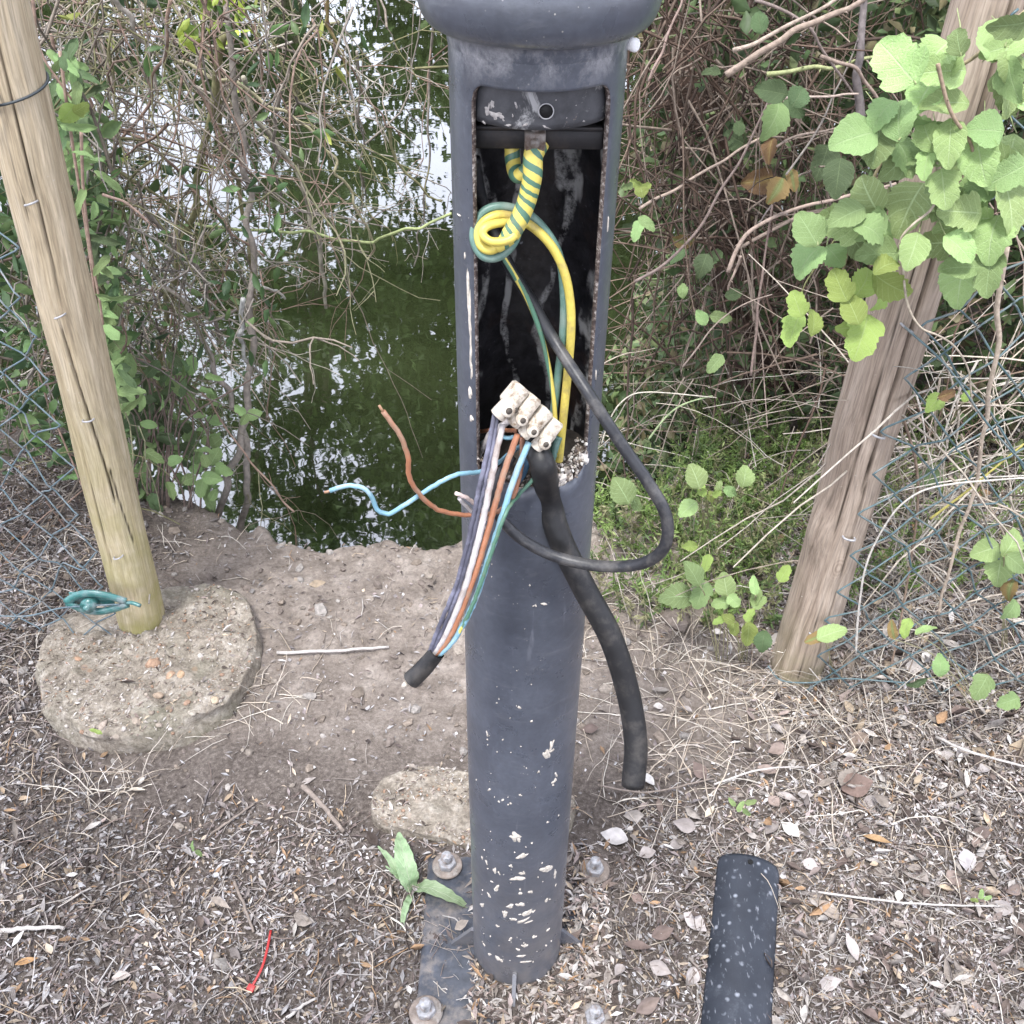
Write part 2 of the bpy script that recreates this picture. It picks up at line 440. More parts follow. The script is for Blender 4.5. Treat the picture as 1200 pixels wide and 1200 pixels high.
def mat_concrete(name='weathered_concrete'):
    t = NT(name); v = t.coord(); n = t.noise(v, 22, 8, .7); f = t.noise(v, 160, 5, .7)
    cc = t.ramp(t.mix(.5, n, t.noise(v, 70, 6, .75)), [(.36, (.12, .10, .08)), (.5, (.27, .235, .19)), (.64, (.44, .40, .345))])
    cc = t.mix(1.0, cc, t.ramp(f, [(.25, .55), (.7, 1.25)]), 'MULTIPLY')
    ag = t.vor(v, 38); m = t.ramp(ag.outputs['Distance'], [(.2, 1), (.3, 0)]); gate = t.ramp(t.noise(v, 15, 3), [(.48, 0), (.58, .8)])
    cc = t.mix(t.math('MULTIPLY', m, gate), cc, t.mix(ag.outputs['Color'], (.26, .16, .10), (.38, .34, .29)))
    cc = t.mix(t.ramp(t.noise(v, 7, 5), [(.5, 0), (.68, .4)]), cc, (.11, .12, .075))
    t.bump(t.mix(.5, n, f), .008, .9); return t.done(cc, .9, .2)

def mat_water():
    t = NT('pond_water'); v = t.coord('Object', (1, 1, 1)); n = t.noise(v, 3.0, 3, .5); n2 = t.noise(v, 13, 2, .5)
    cc = t.ramp(t.noise(v, 1.2, 4), [(.35, (.008, .011, .004)), (.65, (.017, .022, .009))])
    t.b.inputs['IOR'].default_value = WATER_IOR
    bp = t.bump(t.mix(.15, n, n2), .010, .10)
    m = t.done(cc, .016, .5)
    return m

def mat_leafbig(name, base, light, vein, trans=.22, edge=None):
    """leaf with midrib and side veins; Col.r = across (-1..1 stored 0..1), Col.g = along"""
    t = NT(name); a = t.attr(); s = t.n('ShaderNodeSeparateColor'); t.l(a.outputs['Color'], s.inputs[0])
    u = t.math('ABSOLUTE', t.math('MULTIPLY_ADD', s.outputs[0], 2.0, -1.0)); w = s.outputs[1]
    oi = t.n('ShaderNodeObjectInfo'); v = t.coord(); n = t.noise(v, 70, 5, .6)
    cc = t.mix(t.ramp(n, [(.3, 0), (.7, 1)]), base, light)
    hsv = t.n('ShaderNodeHueSaturation'); t.l(cc, hsv.inputs['Color'])
    t.l(t.math('MULTIPLY_ADD', oi.outputs['Random'], .55, .72), hsv.inputs['Value'])
    t.l(t.math('MULTIPLY_ADD', oi.outputs['Random'], .03, .475), hsv.inputs['Hue']); cc = hsv.outputs[0]
    side = t.math('FRACT', t.math('SUBTRACT', t.math('MULTIPLY', w, 6.5), t.math('MULTIPLY', u, 1.7)))
    sv = t.ramp(t.math('ABSOLUTE', t.math('SUBTRACT', side, .5)), [(.02, .35), (.10, 0)])
    mv = t.ramp(u, [(.015, .7), (.06, 0)])
    cc = t.mix(t.math('MAXIMUM', sv, mv), cc, vein)
    if edge:
        e = t.ramp(t.math('ADD', u, t.math('MULTIPLY', n, .9)), [(.55, 0), (.85, 1)]); cc = t.mix(e, cc, edge)
    sp = t.ramp(t.noise(v, 420, 2, .6), [(.68, 0), (.74, .5)]); cc = t.mix(sp, cc, (.45, .5, .4))
    t.bump(t.math('SUBTRACT', t.math('ADD', n, t.math('MULTIPLY', t.noise(v, 28, 3), 2.0)), t.math('MAXIMUM', sv, mv)), .0013, .8)
    m = t.done(cc, .55, .4)
    tr = t.n('ShaderNodeBsdfTranslucent'); mx = t.n('ShaderNodeMixShader'); mx.inputs[0].default_value = trans
    t.l(cc, tr.inputs[0]); t.l(t.b.outputs[0], mx.inputs[1]); t.l(tr.outputs[0], mx.inputs[2]); t.l(mx.outputs[0], t.out.inputs[0])
    return m

def mat_stripe(name, rough=.45):
    """two-colour earth insulation: Col.r carries the green/yellow side, already spiralled along the cable"""
    t = NT(name); a = t.attr(); s = t.n('ShaderNodeSeparateColor'); t.l(a.outputs['Color'], s.inputs[0]); v = t.coord()
    k = t.ramp(s.outputs[0], [(.47, 0), (.53, 1)])
    cc = t.mix(k, (.075, .17, .115), (.60, .50, .11))
    cc = t.mix(t.ramp(t.noise(v, 110, 5, .6), [(.55, 0), (.72, .5)]), cc, (.2, .17, .1))
    t.bump(t.noise(v, 200, 2), .0003); return t.done(cc, rough, .5)

# ================================================================== GROUND AND WATER
ZC = float(at(628, 56, -.072)[2])           # underside of the collar
PR = 0.070                                  # post radius
def edge_y(x):
    e = np.interp(x, [-3, -1.6, -1.15, -.85, -.6, -.45, -.2, -.1, .1, .25, .45, .7, 1.0, 1.6, 3],
                     [2.2, 1.75, 1.45, 1.20, 1.08, 1.03, 1.04, 1.09, 1.14, 1.2, 1.4, 1.75, 2.2, 2.8, 3.2])
    return e + .10 * fbm(x * 6, x * 0 + 3.3, 5) + .06 * fbm(x * 19, x * 0 + 1.3, 9)
def H(x, y):
    x = np.asarray(x, float); y = np.asarray(y, float)
    h = .03 * fbm(x * 3, y * 3, 1, 3) + .014 * fbm(x * 14, y * 14, 2, 4) + .007 * fbm(x * 55, y * 55, 3, 2)
    near = smooth(.25, .9, y) * (1 - smooth(.75, 1.1, np.abs(x + .2)))
    h = h + near * (.060 * np.abs(fbm(x * 8, y * 8, 12, 4)) + .022 * np.abs(fbm(x * 34, y * 34, 13, 3)))
    e = edge_y(x); d = y - e
    h = h - .02 * smooth(-.35, 0, d)
    h = h - 1.35 * smooth(-.03, .75, d) * 1.0 - .10 * smooth(-.015, .05, d)
    h = h + 2.2 * smooth(13.5, 17.0, y + .6 * fbm(x * .4, y * 0, 4)) 
    h = h + .05 * smooth(.8, 2.2, x) * (y < 3) + .026 * np.exp(-((x / .27) ** 2 + ((y + .0) / .27) ** 2) ** 2)
    return h
from bisect import bisect_right
def H1(x, y):
    i = min(max(bisect_right(GXL, x) - 1, 0), len(GXL) - 2); j = min(max(bisect_right(GYL, y) - 1, 0), len(GYL) - 2)
    u = (x - GXL[i]) / (GXL[i + 1] - GXL[i]); v = (y - GYL[j]) / (GYL[j + 1] - GYL[j])
    return float((Z[j, i] * (1 - u) + Z[j, i + 1] * u) * (1 - v) + (Z[j + 1, i] * (1 - u) + Z[j + 1, i + 1] * u) * v)
def onground(px, py, dz=0.0):
    """where the sight line through a photo pixel meets the terrain"""
    z = 0.0
    for _ in range(6):
        p = atz(px, py, z); z = H1(p[0], p[1]) * .7 + z * .3
    p = atz(px, py, z); p[2] = H1(p[0], p[1]) + dz
    return p

def grid_axis(parts):
    out = []
    for a, b, n in parts: out += list(np.linspace(a, b, n, endpoint=False))
    return np.array(out + [parts[-1][1]])
gx = grid_axis([(-150, -20, 12), (-20, -3, 40), (-3, -1.5, 60), (-1.5, 1.6, 390), (1.6, 3.5, 76), (3.5, 20, 40), (20, 150, 12)])
gy = grid_axis([(-60, -6, 14), (-6, -1, 60), (-1, 1.5, 310), (1.5, 3.2, 110), (3.2, 6, 30), (6, 12, 12), (12, 20, 40), (20, 160, 14)])
X, Y = np.meshgrid(gx, gy); Z = H(X, Y); GXL = gx.tolist(); GYL = gy.tolist()
nx, ny = len(gx), len(gy)
sandm = np.clip(smooth(.22, .6, Y + .25 * fbm(X * 5, Y * 5, 21)) * (1 - smooth(.55, .95, X)) * smooth(-1.0, -.55, X) + .35 * smooth(.12, .28, fbm(X * 4, Y * 4, 31)), 0, 1)
sandm = np.where(Y > edge_y(X) + .3, .3, sandm)
wet = smooth(.25, .7, Y - edge_y(X))
vp = np.stack([X, Y, Z], -1).reshape(-1, 3)
cl = np.stack([sandm, wet, 0 * wet], -1).reshape(-1, 3)
ii = np.arange(ny - 1)[:, None] * nx + np.arange(nx - 1)[None, :]
gf = np.stack([ii, ii + 1, ii + nx + 1, ii + nx], -1).reshape(-1, 4)
g = MB(); g.add(vp, gf, cl)
M_soil = mat_soil()
g.build('ground', M_soil, kind='structure')
WZ = -.72
w = MB(); wx = np.linspace(-40, 40, 5); wy = np.linspace(.6, 16.5, 5)
WX, WY = np.meshgrid(wx, wy); q = np.arange(4)[:, None] * 5 + np.arange(4)[None, :]
w.add(np.stack([WX, WY, WX * 0 + WZ], -1).reshape(-1, 3), np.stack([q, q + 1, q + 6, q + 5], -1).reshape(-1, 4))
w.build('water', mat_water(), kind='structure')

# ================================================================== LEAF LITTER
M_lit = attrmat('dry_litter', .85, .2, 90, .35)
M_litg = attrmat('dry_leaf', .7, .3, 60, .3, trans=.1)
PAL = np.array([(.40, .36, .325), (.52, .485, .45), (.30, .26, .225), (.18, .14, .12), (.09, .07, .06), (.60, .57, .54), (.46, .37, .27), (.34, .22, .13), (.33, .27, .245), (.23, .2, .185), (.66, .63, .60)])
PW = np.array([.16, .12, .15, .14, .12, .035, .08, .045, .1, .08, .008]); PW = PW / PW.sum()
def tint(x, y):
    return (1 + 1.0 * fbm(x * 7, y * 7, 61, 3) + .30 * smooth(.0, .5, x) - .20)[:, None] * np.array([.97, 1.0, 1.065])
def litcol(N, bright=1.0):
    c = PAL[rng.choice(len(PAL), N, p=PW)]; return np.clip(c * rng.uniform(.75, 1.2, (N, 1)) * bright, 0, .8)
def density(x, y):
    d = np.clip(.95 - 1.0 * smooth(.15, .45, y) * (1 - smooth(.3, .75, x)) * smooth(-1.1, -.7, x), .06, 1)     # sandy bank mostly bare
    bare = smooth(.0, .14, fbm(x * 2.2, y * 2.2, 41)) * (x < .2) * smooth(-.35, .0, y)
    return np.clip(d - .55 * bare, .05, 1) * (y < edge_y(x) - .01)
def litpos(N, x0=-1.35, x1=1.6, y0=-.75, y1=1.5):
    x = rng.uniform(x0, x1, N); y = rng.uniform(y0, y1, N); k = rng.uniform(0, 1, N) < density(x, y)
    x, y = x[k], y[k]; return x, y
lit = MB()
x, y = litpos(165000); N = len(x)
P = np.stack([x, y, H(x, y) + rng.uniform(0, .006, N)], -1); L = rng.gamma(4, .0024, N) + .0025
scatter(lit, LEAF2[0], LEAF2[1], P, rand_rot(N, .45), np.stack([L * rng.uniform(.12, .38, N), L, L], -1), np.clip(litcol(N) * tint(x, y), 0, .8))
x, y = litpos(110000); N = len(x)
P = np.stack([x, y, H(x, y) + rng.uniform(0, .006, N)], -1); L = rng.gamma(3, .0011, N) + .0016
scatter(lit, CHIP[0], CHIP[1], P, rand_rot(N, .6), np.stack([L, L * rng.uniform(.4, 1.2, N), L], -1), np.clip(litcol(N, 1.1) * tint(x, y), 0, .8))
x, y = litpos(9000, x0=-1.3); k = rng.uniform(0, 1, len(x)) < (.10 + .9 * smooth(.0, .5, x)); x, y = x[k], y[k]; N = len(x)
P = np.stack([x, y, H(x, y) + rng.uniform(.002, .014, N)], -1); L = rng.gamma(6, .0033, N) + .005
scatter(lit, LEAF3[0], LEAF3[1], P, rand_rot(N, .8), np.stack([L * rng.uniform(.25, .7, N), L, L * rng.uniform(.3, 2.2, N)], -1), litcol(N, .92))
lit.build('leaf_litter', M_lit, kind='stuff', label='grey and brown litter of small dry leaves and chips covering the soil')
# fine twigs mixed in
tw = MB(); x, y = litpos(13000)
N = len(x); h = rng.uniform(0, 2 * PI, N); L = rng.gamma(3, .011, N) + .012
x2, y2 = x + np.cos(h) * L, y + np.sin(h) * L; z1 = H(x, y) + rng.uniform(.002, .01, N); z2 = H(x2, y2) + rng.uniform(.002, .016, N)
xm, ym = (x + x2) / 2 + rng.normal(0, .08, N) * L, (y + y2) / 2 + rng.normal(0, .08, N) * L; zm = np.maximum(H(xm, ym) + .004, (z1 + z2) / 2) + rng.uniform(0, .006, N)
cc = litcol(N, 1.0)
ok = (y2 < edge_y(x2)) 
TP3 = np.stack([np.stack([x, y, z1], -1), np.stack([xm, ym, zm], -1), np.stack([x2, y2, z2], -1)], 1)[ok]
tubes(tw, TP3, np.repeat(rng.uniform(.0003, .0012, (len(TP3), 1)), 3, 1), 3, cc[ok])
tw.build('twig_litter', M_lit, kind='stuff', label='thin broken twigs scattered over the litter')
# clods and pebbles on the bank
rk = MB()
for k in range(5):
    N = 520; x = rng.uniform(-1.3, .9, N); y = rng.uniform(-.6, 1.2, N); kk = (y < edge_y(x) - .005) & (rng.uniform(0, 1, N) < .25 + .75 * smooth(.2, .7, y)); x, y = x[kk], y[kk]; N = len(x)
    s = rng.gamma(1.6, .0024, N) + .002
    base = np.array([(.23, .19, .155), (.26, .225, .19), (.18, .15, .13), (.31, .285, .26)])[rng.integers(0, 4, N)] * rng.uniform(.7, 1.15, (N, 1))
    scatter(rk, ROCKS[k][0], ROCKS[k][1], np.stack([x, y, H(x, y) + s * .2], -1), rand_rot(N, .5), np.stack([s * rng.uniform(.8, 1.7, N), s, s * .7], -1), base)
M_peb = attrmat('earth_pebble', .9, .2, 150, .35)
rk.build('pebbles', M_peb, kind='stuff', label='small clods and pebbles lying on the sandy bank', smooth_=False)

# a few things lying on the ground that can be picked out
def curled_leaf(name, p, L, W, heading, c, label, group=None, tilt=.3, curl=.5, fold=.25):
    tv, tf = leaf_tmpl(6, fold, curl)
    tv = tv.copy(); tv[:, 0] *= W / L * (1 + .15 * np.sin(tv[:, 1] * 19)); tv[:, 2] *= .5
    d = np.array([math.cos(heading), math.sin(heading), rng.normal(0, .15)]); R = rot_from(d, (rng.normal(0, tilt), rng.normal(0, tilt), 1))
    mb = MB(); mb.add((tv * L) @ R.T + p, tf, c)
    return mb.build(name, M_litg, label=label, cat='dead leaf', group=group, org=p)
big = [(1100, 755, .05, .04, (.62, .56, .5), 'pale buff dead leaf lying below the right wire fence'),
       (985, 930, .06, .05, (.17, .12, .10), 'large dark brown dead leaf in the litter above the post cover'),
       (1015, 865, .05, .036, (.26, .2, .16), 'brown curled dead leaf in the litter at the foot of the dry stems'),
       (1085, 1040, .06, .04, (.42, .37, .33), 'big grey brown folded dead leaf right of the black post cover'),
       (1052, 1048, .026, .014, (.72, .69, .62), 'small almost white dead leaf right of the black post cover'),
       (955, 1060, .05, .025, (.38, .32, .27), 'tan curled dead leaf just right of the black post cover'),
       (935, 985, .04, .026, (.6, .57, .52), 'cream dead leaf above the top end of the post cover'),
       (1010, 985, .05, .02, (.40, .26, .14), 'orange brown dead leaf between grey ones above the post cover'),
       (826, 962, .03, .012, (.62, .55, .42), 'narrow straw coloured dead leaf left above the post cover'),
       (1070, 795, .045, .035, (.55, .5, .47), 'pale papery dead leaf at the bottom of the right fence'),
       (1180, 730, .05, .035, (.6, .56, .5), 'whitish crumpled dead leaf caught low in the right fence'),
       (152, 930, .03, .012, (.62, .55, .45), 'short pale chip of a leaf lying below the concrete footing'),
       (62, 1122, .022, .012, (.6, .5, .38), 'small tan dead leaf in the lower left litter'),
       (258, 1030, .014, .012, (.5, .5, .5), 'light grey rounded leaf scrap left of the weed'),
       (20, 1135, .035, .012, (.42, .25, .12), 'narrow orange brown dead leaf at the lower left edge'),
       (735, 990, .05, .04, (.5, .47, .45), 'pale grey dead leaf right of the rear right bolt'),
       (765, 925, .04, .03, (.62, .6, .58), 'bleached white dead leaf under the hanging cable end'),
       (800, 1075, .045, .035, (.55, .5, .48), 'large pinkish grey dead leaf left of the post cover'),
       (1130, 1000, .045, .03, (.45, .42, .42), 'grey dead leaf with raised tip near the right edge'),
       (1160, 905, .04, .03, (.5, .46, .45), 'greyish dead leaf at the right edge under the fence'),
       (1110, 1150, .05, .03, (.48, .42, .36), 'tan dead leaf in the lower right corner litter')]
for (px, py, L, W, c, lab) in big:
    p = onground(px, py, .010); curled_leaf('dead_leaf', p, L, W, rng.uniform(0, 2 * PI), c, lab)
for k in range(46):
    px, py = rng.uniform(690, 1200), rng.uniform(830, 1200)
    if 820 < px < 920 and py > 990: px = rng.uniform(930, 1200)
    c = np.array([(.36, .32, .30), (.28, .22, .19), (.42, .38, .36), (.2, .15, .13)][k % 4]) * rng.uniform(.8, 1.1)
    curled_leaf('dead_leaf', onground(px, py, .008), rng.uniform(.025, .045), rng.uniform(.014, .028), rng.uniform(0, 2 * PI), c, 'dry grey brown dead leaf lying in the litter right of the lamp post', 'dead leaves in the litter right of the post', tilt=.6, curl=rng.uniform(.4, 1.6), fold=rng.uniform(.2, .8))
for k in range(30):
    px, py = rng.uniform(0, 470), rng.uniform(860, 1200)
    c = np.array([(.33, .22, .13), (.38, .29, .2), (.44, .41, .37)][k % 3]) * rng.uniform(.8, 1.1)
    curled_leaf('dead_leaf', onground(px, py, .006), rng.uniform(.018, .028), rng.uniform(.006, .009), rng.uniform(0, 2 * PI), c, 'narrow tan or orange dead leaf lying in the litter left of the lamp post', 'narrow dead leaves in the litter left of the post', curl=.2)

M_bark = simple('dead_twig_bark', (.24, .2, .17), .85, .4, 120, .0006, .2)
M_palest = simple('bleached_stick', (.46, .43, .4), .8, .3, 120, .0005, .2)
def stick(pts, r, mat, label, jit=0):
    P = [onground(px, py, r + .004 + dz) for px, py, dz in pts]
    if jit: P = [p + rng.normal(0, jit, 3) for p in P]
    Q = catmull(P, 14); Q += rng.normal(0, r * .18, Q.shape)
    mb = MB(); tube(mb, Q, np.linspace(r, r * .7, 14), 6); return mb.build('fallen_stick', mat, label=label, cat='stick')
stick([(325, 768, 0), (390, 768, .006), (456, 761, 0)], .004, M_palest, 'straight bleached stick lying on the bare bank left of the lamp post')
stick([(356, 925, 0), (378, 947, .004), (403, 978, 0)], .0055, M_bark, 'short brown stick slanting in the litter left of the concrete lump')
stick([(0, 1094, 0), (40, 1092, .004), (78, 1090, 0)], .0045, M_palest, 'pale stick at the left edge of the litter')
stick([(248, 980, 0), (275, 962, .003), (300, 943, 0)], .0025, M_bark, 'thin dark stick between the concrete footing and the short brown stick')
stick([(275, 1035, 0), (287, 1065, .004), (298, 1095, 0)], .003, M_bark, 'thin dark twig above the red plastic tie')
stick([(330, 1200, 0), (355, 1183, .004), (372, 1172, 0)], .003, M_palest, 'small pale stick at the bottom edge right of the red tie')
stick([(835, 925, .01), (890, 915, .03), (940, 905, .01)], .0022, M_palest, 'pinkish bare stem arching over the litter above the post cover')
stick([(950, 1048, .004), (1060, 1068, .02), (1175, 1066, .006)], .0022, M_palest, 'long thin pale stem across the litter right of the post cover')
stick([(1095, 870, .01), (1130, 895, .03), (1200, 910, .02)], .003, M_palest, 'pale grey stem in the litter at the right edge')
stick([(700, 925, .006), (760, 935, .012), (835, 918, .01)], .002, M_bark, 'thin reddish runner stem below the hanging thick cable')
stick([(300, 790, .01), (230, 855, .02), (165, 880, .006)], .003, M_bark, 'long brown twig slanting along the front of the concrete footing')
# red plastic tie
p = [onground(295, 1160, .006), onground(308, 1140, .014), onground(314, 1118, .012), onground(318, 1092, .006)]
mb = MB(); tube(mb, catmull(p, 16), .0022, 6, flat=.5); box(mb, p[0], (.012, .010, .006), rot_from(p[1] - p[0], (0, 0, 1)))
mb.build('cable_tie', simple('red_plastic', (.38, .03, .028), .45, .15), label='small red plastic tie lying in the litter at lower left', cat='cable tie')

# ================================================================== CONCRETE LUMPS
M_con = mat_concrete()
def lump(name, outline, top, label, cat, seed, drop=.09):
    """irregular slab: outline given as ground points, rounded rough top"""
    O = catmull(np.vstack([outline, outline[:1]]), 73)[:-1]; c = O.mean(0); n = len(O)
    rings = [(0.0, 1.0), (.3, 1.0), (.55, 1.02), (.75, 1.0), (.90, .97), (.985, .88), (1.0, .5), (1.02, -.2), (1.02, -1.2)]
    V = []
    for k, (s, hz) in enumerate(rings):
        P = c + (O - c) * max(s, .001); 
        z = top * hz + .030 * fbm(P[:, 0] * 12, P[:, 1] * 12, seed, 4) + .012 * fbm(P[:, 0] * 50, P[:, 1] * 50, seed + 3, 3)
        P = P + (P - c) * (.22 * fbm(P[:, 0] * 9 + hz, P[:, 1] * 9, seed + 8, 3))[:, None] * (s > .5)
        P[:, 2] = z + .0; V.append(P)
    V = np.array(V)
    # subdivide rings for roughness
    VV = []; 
    for k in range(len(rings) - 1):
        for t in np.linspace(0, 1, 5, endpoint=False): VV.append(V[k] * (1 - t) + V[k + 1] * t)
    VV.append(V[-1]); VV = np.array(VV)
    VV[:, :, 2] += .016 * fbm(VV[:, :, 0] * 55, VV[:, :, 1] * 55, seed + 5, 3) + .030 * fbm(VV[:, :, 0] * 20, VV[:, :, 1] * 20, seed + 6, 3)
    VV[:, :, :2] += (.010 * fbm(VV[:, :, 0] * 40 + 7, VV[:, :, 2] * 60, seed + 9, 3))[:, :, None] * (np.arange(len(VV)) > 22)[:, None, None]
    m = len(VV); i = np.arange(m - 1)[:, None] * n; j = np.arange(n)[None, :]; j2 = (j + 1) % n
    mb = MB(); mb.add(VV.reshape(-1, 3), np.stack([i + j, i + j2, i + n + j2, i + n + j], -1).reshape(-1, 4))
    return mb.build(name, M_con, label=label, cat=cat)
TOPF = .055
ol = [atz(*q, 0.02) for q in [(40, 790), (60, 845), (110, 872), (180, 868), (240, 850), (285, 815), (303, 770), (296, 720), (265, 697), (215, 700), (140, 715), (70, 735)]]
foot = lump('concrete_footing', np.array(ol), TOPF, 'rough round concrete footing with embedded pebbles under the left wooden post', 'concrete footing', 3)
ol = [atz(*q, 0.0) for q in [(435, 935), (455, 912), (520, 908), (560, 915), (640, 912), (668, 930), (660, 985), (600, 1010), (520, 990), (450, 970)]]
lmp = lump('concrete_lump', np.array(ol), .030, 'flat grey concrete lump sunk in the soil behind the lamp post foot', 'concrete lump', 12)

from mathutils.bvhtree import BVHTree
def strew(ob, N, name, label, keep=lambda x, y: True, col_=None):
    me = ob.data; o_ = ORG[ob.name]; vs = [Vector(v.co) + Vector(o_) for v in me.vertices]; bv = BVHTree.FromPolygons(vs, [tuple(p.vertices) for p in me.polygons])
    A = np.array([v[:] for v in vs]); lo, hi = A.min(0), A.max(0); P = []
    for _ in range(N):
        x, y = rng.uniform(lo[0], hi[0]), rng.uniform(lo[1], hi[1]); h = bv.ray_cast(Vector((x, y, 1)), Vector((0, 0, -1)))
        if h[0] is not None and h[0].z > H1(x, y) - .004 and abs(h[1].z) > .4 and keep(x, y): P.append((x, y, h[0].z + rng.uniform(0, .002)))
    P = np.array(P); n = len(P); mb = MB(); a = n * 2 // 3; L = rng.gamma(3, .0022, n) + .002
    scatter(mb, LEAF2[0], LEAF2[1], P[:a], rand_rot(a, .4), np.stack([L[:a] * rng.uniform(.15, .4, a), L[:a], L[:a]], -1), litcol(a))
    s_ = rng.gamma(2, .0008, n - a) + .0007; k = ROCKS[1]
    scatter(mb, k[0], k[1], P[a:], rand_rot(n - a, .5), np.stack([s_ * 1.3, s_, s_ * .7], -1), np.array([(.33, .28, .23), (.24, .2, .16), (.42, .38, .34), (.3, .2, .14)])[rng.integers(0, 4, n - a)])
    mb.build(name, M_lit, kind='stuff', label=label)
strew(foot, 3000, 'leaf_litter', 'leaf scraps and grit lying on the rough concrete footing', lambda x, y: vn(x * 9, y * 9, 5) > .35)
strew(lmp, 2000, 'leaf_litter', 'leaf scraps and grit half covering the concrete lump', lambda x, y: vn(x * 12, y * 12, 8) > .3)
# pebbles set in the footing
c0 = np.array(ORG[foot.name]); me_ = foot.data; bvf = BVHTree.FromPolygons([Vector(v.co) + Vector(c0) for v in me_.vertices], [tuple(p.vertices) for p in me_.polygons])
for (px, py, s_, c_) in [(178, 778, .018, (.33, .22, .15)), (200, 792, .013, (.36, .25, .17)), (212, 790, .012, (.4, .28, .18)), (252, 820, .013, (.45, .36, .26)), (185, 815, .015, (.35, .27, .2)), (92, 772, .009, (.42, .27, .18)), (235, 768, .009, (.5, .47, .44)), (120, 850, .014, (.36, .3, .25)), (225, 835, .011, (.4, .36, .3)), (160, 845, .012, (.3, .25, .2))]:
    d_ = ray(px, py); h = bvf.ray_cast(Vector(CAM), Vector(unit(d_)))
    if h[0] is None: continue
    v_, f_ = rock_tmpl(int(px), 2); v_ = v_ / np.abs(v_).max(); mb = MB(); mb.add((v_ * [s_, s_ * .7, s_ * .45]) @ rand_rot(1, .4)[0].T + np.array(h[0]), f_, c_); mb.build('pebble', M_peb, foot)
# matted fibres, thickest on the right
fb = MB(); x, y = litpos(16000, x0=-1.3); k = rng.uniform(0, 1, len(x)) < (.12 + .88 * smooth(.0, .45, x)); x, y = x[k], y[k]; N = len(x)
hd = rng.uniform(0, 2 * PI, N); L = rng.gamma(3, .012, N) + .012; PT = []; z = H(x, y) + rng.uniform(.002, .01, N); cx, cy = x.copy(), y.copy()
for q in range(5):
    PT.append(np.stack([cx, cy, np.maximum(H(cx, cy) + .002, z + rng.uniform(-.002, .006, N) * (1 + 1.2 * smooth(.2, .6, x)))], -1)); hd = hd + rng.normal(0, .45, N); cx = cx + np.cos(hd) * L / 4; cy = cy + np.sin(hd) * L / 4
PT = np.stack(PT, 1); ok = PT[:, -1, 1] < edge_y(PT[:, -1, 0]); fc = np.array([(.52, .47, .42), (.42, .37, .33), (.33, .28, .24), (.6, .56, .5), (.2, .16, .14)])[rng.integers(0, 5, N)] * rng.uniform(.8, 1.1, (N, 1))
tubes(fb, PT[ok], np.repeat(rng.uniform(.0003, .0010, (N, 1)), 5, 1)[ok], 3, fc[ok]); fb.build('matted_fibres', M_lit, kind='stuff', label='matted dry stems and root fibres over the litter')

# ================================================================== WOODEN POSTS
def wood_post(name, base, top, r0, r1, mats, label, cracks, seed, bulge=()):
    base = np.asarray(base, float); top = np.asarray(top, float); ax = top - base; L = np.linalg.norm(ax); d = ax / L
    ns, nz = 120, 240
    a = np.linspace(0, 2 * PI, ns, endpoint=False); z = np.linspace(-.12, L, nz)
    A, Zz = np.meshgrid(a, z)
    r = r0 + (r1 - r0) * Zz / L + .0035 * (vn(np.cos(A) * 2 + 9, Zz * 5 + np.sin(A) * 2, seed) - .5) * 2 + .0012 * (vn(A * 22, Zz * 4, seed + 1) - .5) * 2
    for (ba, bz, bs, bh) in bulge:
        r = r + bh * np.exp(-(((((A - ba + PI) % (2 * PI)) - PI) * r0 / bs) ** 2 + ((Zz - bz) / (bs * 1.5)) ** 2))
    mark = np.zeros_like(r)
    for (a0, z0, a1, z1, wd, dp) in cracks:
        t = np.clip((Zz - z0) / (z1 - z0), 0, 1); ac = a0 + (a1 - a0) * t + .05 * (vn(Zz * 14, Zz * 0, seed + 4) - .5)
        da = (((A - ac + PI) % (2 * PI)) - PI) * r0
        ins = smooth(0, .08, t) * smooth(0, .08, 1 - t) * ((Zz > z0) & (Zz < z1))
        kf = np.exp(-(da / wd) ** 2) * ins
        r = r - dp * kf; mark = np.maximum(mark, kf * .95)
    V = np.stack([r * np.cos(A), r * np.sin(A), Zz], -1).reshape(-1, 3)
    mb = MB(); i = np.arange(nz - 1)[:, None] * ns; j = np.arange(ns)[None, :]; j2 = (j + 1) % ns
    F = np.stack([i + j, i + j2, i + ns + j2, i + ns + j], -1).reshape(-1, 4)
    mb.add(V, F, np.stack([mark.ravel(), mark.ravel() * 0, mark.ravel() * 0], -1))
    k = np.arange(1, ns - 1); mb.more(np.stack([np.zeros_like(k), k, k + 1], -1) + (nz - 1) * ns)
    me = mb.mesh('post_shaft', mats)
    root = thing(name, base, label, 'fence post')
    ob = bpy.data.objects.new('post_shaft', me); col.objects.link(ob); ob.parent = root
    zax = Vector(d); xax = Vector((1, 0, 0)); xax = (xax - zax * xax.dot(zax)).normalized(); yax = zax.cross(xax)
    ob.rotation_euler = Matrix([[xax[i], yax[i], zax[i]] for i in range(3)]).to_euler()
    ORG[ob.name] = base
    return root, d, L
PL_B = atz(163, 742, TOPF - .01); YL = PL_B[1]; PL_B = PL_B + np.array([0, .03, 0])
PL_T = at(-46, -160, YL + .03)
M_wl = mat_wood('peeled_pine', (.24, .18, .115), (.44, .36, .245), (.58, .50, .38), (.27, .25, .085), 0.0, .75, knots=[])
